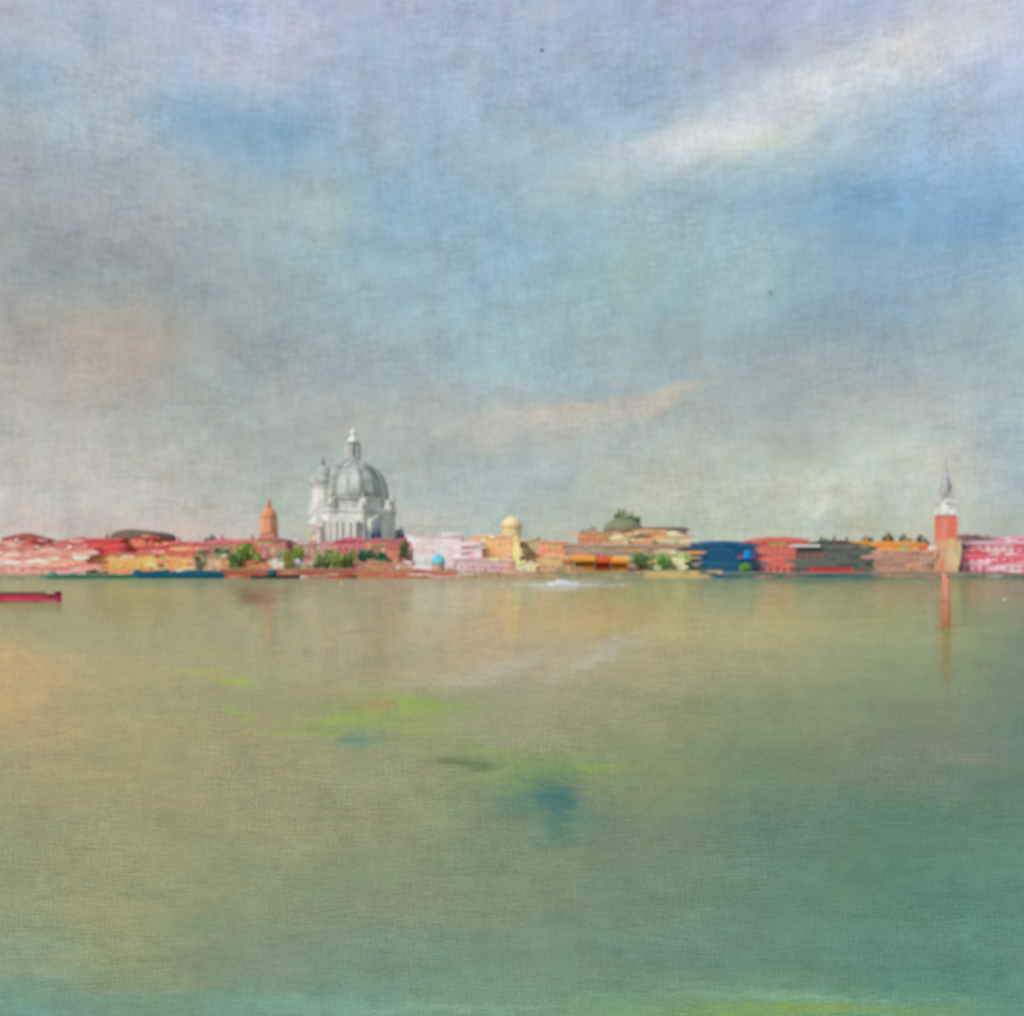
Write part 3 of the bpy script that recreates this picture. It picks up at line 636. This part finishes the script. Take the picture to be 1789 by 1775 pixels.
# dark blue boathouse, red hall, grey green hall
building('boathouse', 'long deep blue boathouse with rounded roof', 1204, 1316, 954, 372, 22, (34,84,120), (30,72,98), 'barrel', 9, (44,80,112), (38,94,136), streak=.9, win=(9, 2), wk=.9)
building('shed', 'dark teal lean-to in front of the blue boathouse', 1212, 1296, 976, 368, 6, (34,90,106), (30,84,122), 'flat', 2, (36,88,120), win=(6, 1), wk=.85)
Y = 367; r = root('blue_canopy', (X(1306, Y), Y, 1), 'bright cyan canopy on the right corner of the blue boathouse', 'canopy')
bm = B(); lathe(bm, dome_prof(1.5, 1.2, 6), 12, z0=Z(966, Y)-1); obj('dome_cover', bm, plaster((20,130,180), (30,100,140)), r)
obj('skirt', lathe(B(), [(1.5, -2.2), (1.5, -.02)], 12, z0=Z(966, Y)-1, close=False), plaster((20,130,190), (14,110,170)), r)
obj('pole', lathe(B(), [(.12, 0), (.1, Z(968, Y)-1)], 8), plaster((90,90,90)), r)
building('hall', 'rounded salmon red hall beside the blue boathouse', 1316, 1412, 946, 376, 18, (204,104,94), (214,134,116), 'barrel', 8, (200,92,88), (206,118,104), streak=.9, win=(8, 3), wk=.88)
building('hall', 'dark grey green hall with a pale ridge strip on its left roof', 1396, 1530, 958, 372, 20, (92,98,90), (104,104,96), 'barrel', 7, (98,104,98), (84,92,84), streak=.8, win=(10, 2), wk=.85)
Y = 368; r = root('skylight', (X(1410, Y), Y+3, Z(954, Y)), 'white strip skylight lying on the dark hall roof', 'skylight')
obj('frame', box(B(), -5.5, 5.5, -1, 1, -.3, .45), plaster((226,224,222)), r)
for i in range(5): obj('pane', box(B(), -5.2+i*2.1, -3.4+i*2.1, -.85, .85, .46, .56), plaster((206,212,216)), r)
building('house', 'slim brown row between dark hall and orange roof', 1424, 1500, 948, 388, 10, (124,100,88), (150,116,100), 'hip', 5, (92,80,70), chimneys=3)
building('house', 'long orange house before the dark tree line', 1492, 1622, 951, 376, 10, (228,152,66), (206,140,72), 'hip', 6, (222,144,62), (170,120,70), win=(14, 1), wk=.8, chimneys=3, door=False)
building('terrace', 'long dusty pink brown terrace left of the red campanile', 1528, 1650, 964, 369, 8, (186,142,120), (160,120,104), 'flat', 3, (206,158,132), win=(12, 2), wk=.88, streak=.8)
building('palace', 'crimson and white streaked palace right of the campanile', 1684, 1850, 950, 370, 14, (214,106,116), (238,206,206), 'hip', 5, (222,150,158), (236,200,200), win=(12, 3), wk=.86, streak=1)
building('house', 'mauve house hidden behind the right palace beside the tower', 1676, 1716, 938, 392, 10, (150,118,112), (130,110,104), 'hip', 6, (150,110,108))
building('house', 'pink roofed house at the far right behind the streaked palace', 1742, 1840, 944, 392, 12, (206,140,146), (214,160,160), 'hip', 8, (216,140,152))

# campanile at the right
Y = 362; mpx = Y/F; r = root('campanile', (X(1658, Y), Y, 1), 'tall red brick campanile with white belfry and grey spire', 'tower')
zz = lambda py: Z(py, Y)-1
hw = 13.8*mpx
obj('plinth', box(B(), -hw*1.05, hw*1.05, -.4, 2*hw+.4, -.3, zz(944)), plaster((212,142,114), (200,168,128)), r)
d = Dabs(5)
for px, py, L, H, ang, c in ((1660,915,34,14,88,(216,112,96)),(1652,926,40,12,90,(224,132,112)),(1668,920,36,8,92,(226,110,90)),(1658,940,30,9,0,(218,130,84)),(1646,912,26,6,88,(206,120,116)),
 (1663,966,50,14,90,(200,178,132)),(1650,972,50,9,88,(190,160,124)),(1648,990,30,12,90,(206,122,98)),(1670,985,30,9,86,(204,182,134)),(1658,955,30,7,2,(206,160,104)),(1676,960,40,7,90,(190,172,134)),
 (1650,884,22,16,80,(232,226,224)),(1662,892,18,8,4,(240,236,232)),(1646,868,30,9,70,(170,160,158)),(1640,876,26,7,84,(188,180,178)),(1664,872,34,8,96,(186,178,176)),(1656,850,40,6,88,(160,150,150)),(1668,850,30,5,100,(184,176,174)),(1655,880,10,7,0,(160,152,146))):
    yy = (-.42 if py > 944 else -.16)-.0015*len(d.c)/23
    d.add((px-1658)*mpx, yy, zz(py), L*mpx, H*mpx, math.radians(ang), c)
d.build(r, 'weathering')
sh = obj('shaft', box(B(), -hw, hw, 0, 2*hw, zz(944)+.02, zz(900)), plaster((214,110,90), (222,136,112)), r)
for s in (-1, 0, 1): obj('pilaster', box(B(), s*hw*.8-.25, s*hw*.8+.25, -.14, -.005, zz(944)+.1, zz(903)), plaster((206,104,84), (214,120,100)), sh)
for j in range(3): put('window', window_mesh(.5, 1.0, (214,110,90), (130,80,70)), sh, (hw*.4, 0, zz(938-j*13)))
obj('string_course', box(B(), -hw*1.15, hw*1.15, -.35, 2*hw+.35, zz(900)+.02, zz(897)), plaster((230,224,216)), r)
be = B(); w_ = hw*.95
for sx in (-1, 1):
    for sy in (0, 1): box(be, sx*w_-(.5 if sx > 0 else -.0)-0, sx*w_+(.5 if sx < 0 else 0), hw-w_+sy*(2*w_-.5), hw-w_+.5+sy*(2*w_-.5), zz(897)+.02, zz(878))
box(be, -.3, .3, hw-w_, hw-w_+.4, zz(897)+.02, zz(878)); box(be, -.3, .3, hw+w_-.4, hw+w_, zz(897)+.02, zz(878))
obj('belfry', be, plaster((226,220,212), (206,200,194)), r)
obj('bell', lathe(B(), [(.02, 1.3), (.5, 1.2), (.6, .4), (.9, 0)], 12, 0, hw, zz(888)), plaster((120,104,80)), r)
obj('belfry_cornice', box(B(), -hw*1.12, hw*1.12, -.3, 2*hw+.3, zz(878)+.02, zz(875)), plaster((232,226,220)), r)
obj('attic', lathe(B(), [(hw*.95, 0), (hw*.95, 2.2), (hw*1.05, 2.3), (hw*1.05, 2.7)], 8, 0, hw, zz(875)+.03), plaster((186,180,178), (206,202,198)), r)
obj('spire', lathe(B(), [(hw*.9, 0), (hw*.55, 4.5), (hw*.25, 8.5), (.1, zz(806)-zz(861))], 8, 0, hw, zz(861)), plaster((156,152,152), (176,172,170)), r)
obj('angel', lathe(B(), [(.1, 0), (.3, .3), (.2, .9), (.28, 1.2), (.02, 1.6)], 8, 0, hw, zz(806)), plaster((168,160,150)), r)

# ------------------------------------------------------------------ trees
def crown_mesh(n, w_, h_, seed, leaf, flat=1.0):
    rnd = random.Random(seed); bm = B()
    lobes = [(rnd.uniform(-.55, .55)*w_, rnd.uniform(-.4, .4)*w_, rnd.uniform(.25, .8)*h_, rnd.uniform(.3, .5)) for _ in range(9)]
    for i in range(n):
        lx_, ly_, lz_, lr = rnd.choice(lobes)
        v = Vector((rnd.gauss(0, 1), rnd.gauss(0, 1), rnd.gauss(0, 1))).normalized() * rnd.uniform(.55, 1.05)
        p = Vector((lx_+v.x*lr*w_, ly_+v.y*lr*w_, lz_+v.z*lr*h_*.6))
        a = Vector((rnd.gauss(0, 1), rnd.gauss(0, 1), rnd.gauss(0, .6))).normalized(); b_ = a.orthogonal().normalized()
        s = leaf*rnd.uniform(.6, 1.4)
        q = [bm.verts.new(p+a*s), bm.verts.new(p+b_*s*.6), bm.verts.new(p-a*s), bm.verts.new(p-b_*s*.6)]
        bm.faces.new(q)
    me = bpy.data.meshes.new('crown'); bm.to_mesh(me); bm.free()
    return me
CR = {}
def tree(px, pyt, wpx, Y, c, label, group='trees along the town front', base=1.0, narrow=False, name='tree'):
    W = wpx/F*Y; H = Z(pyt, Y)-base
    r = root(name, (X(px, Y), Y, base), label, 'tree', group)
    seed = int(px)
    me = crown_mesh(1000, W/2*1.0, H*.85, seed, max(.3, W*.075)); me.materials.append(leafmat(c))
    put('crown', me, r, (0, 0, H*.18))
    bm = B(); lathe(bm, [(max(.15, W*.035), -.2), (max(.1, W*.025), H*.35), (.06, H*.7)], 8)
    for j in range(4):
        a = j*PI/2+.4; n0 = len(bm.verts)
        p0 = Vector((0, 0, H*.3)); p1 = Vector((math.cos(a)*W*.28, math.sin(a)*W*.28, H*.6))
        s = bmesh.ops.create_cone(bm, cap_ends=True, segments=5, radius1=.12, radius2=.04, depth=(p1-p0).length)
        bmesh.ops.transform(bm, verts=s['verts'], matrix=Matrix.Translation((p0+p1)/2) @ (p1-p0).to_track_quat('Z', 'Y').to_matrix().to_4x4())
    obj('trunk', bm, plaster((96,80,64)), r)
    return r
tree(368, 931, 30, 390, (112,116,104), 'grey green round tree rising behind the raspberry roofs')
tree(358, 958, 40, 357, (128,146,106), 'grey green bushy tree above the pale salmon house')
tree(386, 956, 40, 358, (112,142,98), 'mid green tree left of the bright lime one')
tree(428, 948, 40, 357, (142,172,72), 'tall bright lime tree left of the mast')
tree(446, 962, 24, 356, (150,190,70), 'small lime tree close to the mast')
tree(492, 962, 24, 362, (200,216,130), 'pale yellow green shrub tree above the low white house')
tree(522, 954, 22, 357, (142,180,66), 'vivid lime tree right of the low white house')
tree(574, 960, 34, 362, (140,160,96), 'soft green tree right of the pale campanile front')
tree(600, 966, 24, 358, (136,160,76), 'small yellow green tree under the deep pink house')
tree(616, 958, 16, 359, (128,156,76), 'thin green tree under the deep pink house')
tree(640, 962, 36, 360, (54,112,84), 'dark emerald tree under the basilica front')
tree(668, 965, 36, 359, (70,122,84), 'dark green tree before the salmon striped house')
tree(704, 936, 22, 364, (88,118,72), 'tall green tree beside the white mansion')
tree(696, 918, 26, 384, (60,86,104), 'blue grey dark tree between basilica and white mansion')
tree(660, 905, 16, 382, (58,84,118), 'slender blue cypress at the basilica front', narrow=True, name='cypress')
tree(642, 922, 14, 382, (92,116,136), 'small faded blue cypress left of the slender one', name='cypress')
tree(652, 924, 14, 383, (70,92,120), 'short blue cypress touching the slender one', name='cypress')
tree(1092, 896, 60, 420, (112,124,84), 'broad dull green treetop crowning the dark dome')
tree(1028, 920, 34, 402, (122,150,122), 'pale green tree behind the terracotta salmon house')
tree(1144, 944, 32, 371, (118,128,86), 'olive tree left under the brown terrace')
tree(1176, 946, 34, 371, (112,126,88), 'olive tree right under the brown terrace')
tree(1118, 964, 34, 362, (112,142,86), 'green tree left of the cream washed house')
tree(1140, 968, 26, 359, (124,158,86), 'light green tree touching the cream washed house')
tree(1200, 968, 20, 361, (96,148,66), 'bright green tree at the left end of the blue boathouse')
tree(1302, 984, 22, 360, (110,164,60), 'lime shrub at the right foot of the blue boathouse')
tree(1530, 962, 20, 370, (98,140,74), 'green tree at the right end of the dark hall')
tree(948, 938, 30, 398, (142,152,116), 'faint olive tree behind khaki house and salmon block')
tree(504, 962, 26, 353.2, (156,186,80), 'lime tree right of the mast, before the low white house')
tree(410, 966, 30, 353.2, (120,150,90), 'green tree at the left end of the low orange shed')
tree(556, 966, 26, 353.2, (150,170,110), 'pale green tree at the foot of the pale campanile front')
tree(588, 964, 22, 353.2, (146,176,84), 'yellow green tree left of the small one under the deep pink house')
tree(1160, 968, 30, 353.2, (120,160,84), 'fresh green tree before the cream washed house')
for i, (p_, t_, w_) in enumerate(((1440, 944, 30), (1516, 936, 34), (1548, 935, 38), (1584, 936, 34), (1612, 935, 32))):
    tree(p_, t_, w_, 402, (66,66,54), ['dark tree behind the slim brown row', 'dark tree behind the left end of the orange house', 'broad dark tree behind the middle of the orange house',
         'dark tree right of middle behind the orange house', 'dark tree between orange house and campanile'][i])
tree(1722, 940, 30, 398, (112,116,92), 'dull olive tree right of the campanile behind the palace')
tree(236, 925, 50, 402, (104,120,104), 'dark green tree behind the arched roof of the boathouse')

# ------------------------------------------------------------------ boats
def hull(bm, L, Wd, H, bow=.35, z0=-.25, stern=.75, n=14):
    secs = []
    for i in range(n+1):
        t_ = i/n; x = -L/2+L*t_
        k_ = stern+(1-stern)*min(1, t_/.3) if t_ < .3 else (1 if t_ < 1-bow else max(.03, math.cos((t_-(1-bow))/bow*PI/2)))
        sheer = H*(1+.35*max(0, t_-.4)**1.5)
        hw_ = Wd/2*k_
        secs.append([bm.verts.new(p) for p in ((x, -hw_, sheer), (x, -hw_*.85, H*.4), (x, -hw_*.45, z0), (x, hw_*.45, z0), (x, hw_*.85, H*.4), (x, hw_, sheer))])
    for a_, b_ in zip(secs, secs[1:]):
        for j in range(5): bm.faces.new((a_[j], a_[j+1], b_[j+1], b_[j]))
        bm.faces.new((a_[5], a_[0], b_[0], b_[5]))
    bm.faces.new(secs[0]); bm.faces.new(secs[-1])
    return bm
def gloss(c, c2=None): return plaster(c, c2, .5, rough=.4, bump=.1)
# crimson launch at the left
Y = 112; mp = Y/F
r = root('motor_launch', (X(38, Y), Y, 0), 'long crimson launch with pink waterline and dark deck, cut by the left edge', 'boat')
obj('hull', hull(B(), 140*mp, 2.0, .75, bow=.22), plaster((196,58,92), (172,44,76), .8, tex=(.6,.6,3)), r)
obj('waterline_band', hull(B(), 137*mp, 2.08, .26, bow=.22, z0=-.3), plaster((226,150,164), (190,96,116), .9, tex=(.6,.6,3)), r)
obj('deck', box(B(), -4.0, 3.6, -.8, .8, .72, .93), plaster((96,36,44)), r)
obj('bow_cap', lathe(B(), [(.02, -.12), (.42, -.05), (.42, .1), (.1, .26)], 10, 4.1, 0, .98), plaster((78,28,36)), r, smooth=True)
st = B(); box(st, -.05, .05, -.05, .05, 0, .22); stm = obj('rail_post', st, plaster((84,36,44)), r, loc=(-4.0, -.75, .93)).data
for i in range(1, 28): put('rail_post', stm, r, (-4.0+i*.26, -.75, .93))
obj('handrail', box(B(), -4.0, 3.05, -.79, -.71, 1.15, 1.21), plaster((84,36,44)), r)
# white motorboat
Y = 214; mp = Y/F
r = root('motorboat', (X(984, Y), Y, 0), 'small white motorboat with its pale wake in mid lagoon', 'boat')
obj('hull', hull(B(), 52*mp, 2.1, .62, bow=.45), plaster((246,246,250), (226,228,240)), r)
obj('cabin', hull(B(), 2.6, 1.5, .5, bow=.5, z0=0), plaster((238,240,246)), r, loc=(-.2, 0, .62))
obj('windscreen', box(B(), .4, .55, -.6, .6, 1.1, 1.42), plaster((150,160,176)), r)
obj('outboard_motor', box(B(), -3.5, -3.15, -.2, .2, -.1, .95), plaster((180,180,186)), r)
bm = B(); rnd = random.Random(3)
for i in range(420):
    x_ = rnd.gauss(-1.5, 5.5); y_ = rnd.gauss(-.4, .9+abs(x_)*.12); s_ = rnd.uniform(.1, .45)
    v = [bm.verts.new((x_+a_*s_*1.8, y_+b_*s_*.5, .02+rnd.uniform(0, .05)+c_)) for a_, b_, c_ in ((-1, 0, 0), (0, -1, .0), (1, 0, 0), (0, 1, .03))]
    bm.faces.new(v)
tag(obj('foam', bm, plaster((214,216,210)), loc=(X(984, Y), Y, 0)), kind='stuff')
# navy boat with mast
Y = 338; mp = Y/F
r = root('sailing_boat', (X(482, Y), Y, 0), 'dark navy boat with teal cabin and thin red mast at the brick quay', 'boat')
obj('hull', hull(B(), 84*mp, 3.2, 1.0, bow=.25), gloss((28,44,66), (40,56,72)), r)
obj('cabin', lathe(B(), [(1.5, 0), (1.5, 1.2), (1.0, 2.0), (.1, 2.3)], 12, -1.2, 0, 1.0), plaster((36,96,104), (30,80,96)), r, smooth=True)
obj('mast', lathe(B(), [(.13, 0), (.08, Z(966, Y)-1)], 8, -3.0, 0, .9), plaster((150,66,54)), r)
obj('boom', box(B(), -3.0, 1.5, -.05, .05, 3.4, 3.55), plaster((150,76,60)), r)
# barges
def barge(px0, px1, Y, H, c, c2, label, cargo):
    L = (px1-px0)/F*Y
    r = root('barge', (X((px0+px1)/2, Y), Y, 0), label, 'barge', 'barges moored on the left')
    obj('hull', hull(B(), L, 4, H*.7, bow=.18), plaster(c, c2, .9), r)
    bm = B()
    n = int(L/3)
    for i in range(n):
        x_ = -L/2+L*(i+.8)/(n+.8); hh = H*.7+random.uniform(.3, 1)*H*.45
        extrude_y(bm, [(x_-1.3, H*.65), (x_+1.3, H*.65), (x_+1.1, hh), (x_+.2, hh+.25), (x_-1.1, hh-.1)], -1.2, 1.2)
    obj('covered_cargo', bm, plaster(cargo, c2, .8), r)
    obj('wheelhouse', box(B(), -L/2+.6, -L/2+2.4, -.9, .9, H*.65, H*.65+1.3), plaster(shade(c, 1.2)), r)
barge(84, 240, 340, 1.5, (74,124,104), (60,112,100), 'long sea green barge low in the water under the crimson block', (86,132,106))
barge(232, 392, 341, 2.6, (18,78,112), (20,96,110), 'long deep blue barge under the golden ochre house', (20,84,104))
# small moored boats
def dinghy(px, Y, Lpx, H, c, label, group='small boats moored at the quay', flip=False):
    L = Lpx/F*Y
    r = root('dinghy', (X(px, Y), Y, 0), label, 'boat', group)
    if flip: r.rotation_euler.z = PI
    obj('hull', hull(B(), L, min(2.4, L*.4), H, bow=.4), gloss(c, shade(c, .8)), r)
    for s in (-.2, .15): obj('thwart', box(B(), L*s-.15, L*s+.15, -.7, .7, H+.01, H+.1), plaster(shade(c, 1.3)), r)
    obj('tarpaulin', hull(B(), L*.45, min(2.0, L*.34), .35, bow=.4, z0=0), plaster(shade(c, 1.15)), r, loc=(-L*.08, 0, H+.1))
dinghy(1070, 352, 26, .8, (64,88,84), 'dark teal rowing boat below the red orange awning')
dinghy(1102, 352, 20, .9, (78,92,80), 'short dark green boat below the bright orange awning', flip=True)
dinghy(1150, 354, 46, .7, (92,92,88), 'slate grey boat moored under the cream washed house')
dinghy(1284, 358, 44, .9, (24,48,74), 'navy rowing boat under the blue boathouse')
dinghy(1316, 355, 32, 1.6, (134,206,62), 'bright lime green boat right of the navy one')
dinghy(1430, 358, 34, .9, (112,92,80), 'brown boat with pale cover below the red boat')
dinghy(1380, 366, 30, .8, (50,98,104), 'teal boat under the salmon red hall')
dinghy(1520, 358, 22, .8, (96,88,92), 'grey violet boat at the corner of the dark hall')
dinghy(612, 343, 26, .8, (146,90,70), 'rust brown rowing boat below the basilica')
dinghy(930, 350, 30, .7, (176,160,136), 'pale sandy boat below the cream yellow low house')
# red ferry in front of the dark hall
Y = 364; mp = Y/F
r = root('ferry', (X(1456, Y), Y, 0), 'scarlet moored ferry with white bow in front of the dark hall', 'boat')
obj('hull', hull(B(), 108*mp, 4, 2.4, bow=.2), plaster((206,60,54), (196,84,72), .8), r)
obj('cabin', box(B(), -8, 6, -1.5, 1.5, 2.3, 3.9), plaster((206,70,60), (170,84,72)), r)
obj('cabin_roof', box(B(), -8.3, 6.4, -1.8, 1.8, 3.92, 4.1), plaster((176,92,82)), r)
obj('white_stripe', hull(B(), 46*mp, 4.1, .7, bow=.3, z0=-.3), plaster((236,222,214)), r, loc=(-6, 0, .02))
wm_ = window_mesh(.9, .7, (200,80,70), (90,60,60))
for i in range(8): put('cabin_window', wm_, r, (-7.1+i*1.7, -1.5, 3.15))
# turquoise covered boat by the mansion
Y = 354; r = root('kiosk', (X(766, Y), Y, 1.0), 'round turquoise domed kiosk in front of the white mansion', 'kiosk')
zk = Z(987, Y)-1
obj('counter', lathe(B(), [(2.3, -.2), (2.3, max(.4, zk))], 14), plaster((196,150,126)), r)
obj('dome_roof', lathe(B(), [(2.2, 0), (2.5, .8), (2.3, 2.1), (1.6, 3.1), (.8, 3.6), (.05, 3.7)], 18, z0=max(.4, zk)+.02), plaster((50,156,182), (120,190,200)), r, smooth=True)
obj('finial', lathe(B(), [(.15, 0), (.2, .2), (.02, .5)], 8, z0=max(.4, zk)+3.7), plaster((40,150,176)), r)
# buoys
def buoy(px, py, c, label):
    Y = CAM_H*F/(py-HOR); r = root('buoy', (X(px, Y), Y, 0), label, 'buoy')
    s = 2.2/F*Y
    obj('float', lathe(B(), [(s*.6, -s*.5), (s, -s*.1), (s, s*.3), (s*.6, s*.8), (s*.15, s)], 12), gloss(c), r, smooth=True)
    obj('staff', lathe(B(), [(s*.12, 0), (s*.08, s*1.4)], 6, z0=s*.95), gloss(c), r)
buoy(597, 1020, (232,226,60), 'tiny yellow buoy on the water below the basilica')
buoy(1755, 1048, (240,234,214), 'tiny cream buoy on the water near the right edge')
# striped parasols left of the campanile
for px, c, lb in ((1609, (206,60,66), 'crimson parasol farthest from the campanile'), (1617, (214,64,70), 'second crimson parasol beside the white ones'), (1625, (236,226,224), 'white parasol between crimson and the campanile'), (1633, (226,190,196), 'pale pink parasol nearest the campanile')):
    Y = 362; r = root('parasol', (X(px, Y), Y, 1), lb, 'parasol', 'parasols left of the campanile')
    h = Z(958, Y)-1
    obj('pole', lathe(B(), [(.08, -.05), (.06, h)], 6), plaster((220,210,200)), r)
    obj('canopy', lathe(B(), [(1.0, 0), (.95, .1), (.5, .9), (.05, 1.3)], 8, z0=h-.4), plaster(c), r)
# mooring posts
k_ = 0
for px, lb in ((560, 'below the pale campanile front'), (690, 'below the salmon striped house'), (742, 'below the left of the white mansion'), (830, 'below the lavender warehouse'), (872, 'at the right of the lavender warehouse'), (1012, 'below the amber awning'),
           (1340, 'below the left of the salmon red hall'), (1560, 'below the dusty pink terrace'), (1720, 'below the streaked palace')):
    Y = QY(px)-4; r = root('mooring_post', (X(px, Y), Y, 0), 'brown wooden mooring post '+lb, 'post', 'mooring posts off the quay')
    obj('pile', lathe(B(), [(.2, -1), (.18, 2.4)], 8), plaster((110,88,70)), r)
    obj('cap', lathe(B(), [(.22, 0), (.02, .4)], 8, z0=2.42), plaster((206,196,180)), r)

# salmon piles added in the water to stand in for the campanile's reflection
Y = 66; r = root('reflection_piles', (X(1652, Y), Y, 0), 'salmon red cluster of lashed piles added in the water in place of the campanile reflection', 'piles')
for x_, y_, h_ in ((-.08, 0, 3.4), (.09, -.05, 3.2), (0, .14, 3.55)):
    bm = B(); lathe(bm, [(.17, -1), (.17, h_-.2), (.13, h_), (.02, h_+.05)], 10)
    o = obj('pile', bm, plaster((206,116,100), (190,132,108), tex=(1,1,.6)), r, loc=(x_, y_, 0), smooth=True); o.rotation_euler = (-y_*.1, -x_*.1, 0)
for z_ in (1.7,): obj('added_rope_band', lathe(B(), [(.28, 0), (.28, .08)], 14, 0, .05, z_), plaster((170,96,80)), r)

# ------------------------------------------------------------------ birds
def bird(px, py, Y, span, rz, label):
    r = root('bird', (X(px, Y), Y, Z(py, Y)), label, 'bird', 'birds in the sky'); r.rotation_euler.z = rz
    M = plaster((52,52,56))
    obj('body', lathe(B(), [(.01, -.5), (.12, -.3), (.16, 0), (.1, .3), (.02, .5)], 8), M, r, smooth=True).rotation_euler = (PI/2, 0, 0)
    for s in (-1, 1):
        bm = B(); v = [bm.verts.new(p) for p in ((s*.05, -.2, .05), (s*span*.5, -.1, .32), (s*span, .15, .1), (s*span*.5, .2, .3), (s*.05, .25, .05))]
        w2 = [bm.verts.new(q.co+Vector((0, 0, -.05))) for q in v]
        bm.faces.new(v); bm.faces.new(w2)
        for i in range(5): bm.faces.new((v[i], v[(i+1) % 5], w2[(i+1) % 5], w2[i]))
        obj('wing', bm, M, r)
bird(947, 90, 190, .42, .3, 'tiny dark bird high in the upper sky')
bird(1347, 514, 240, .42, -.4, 'tiny dark bird in mid sky at the right')
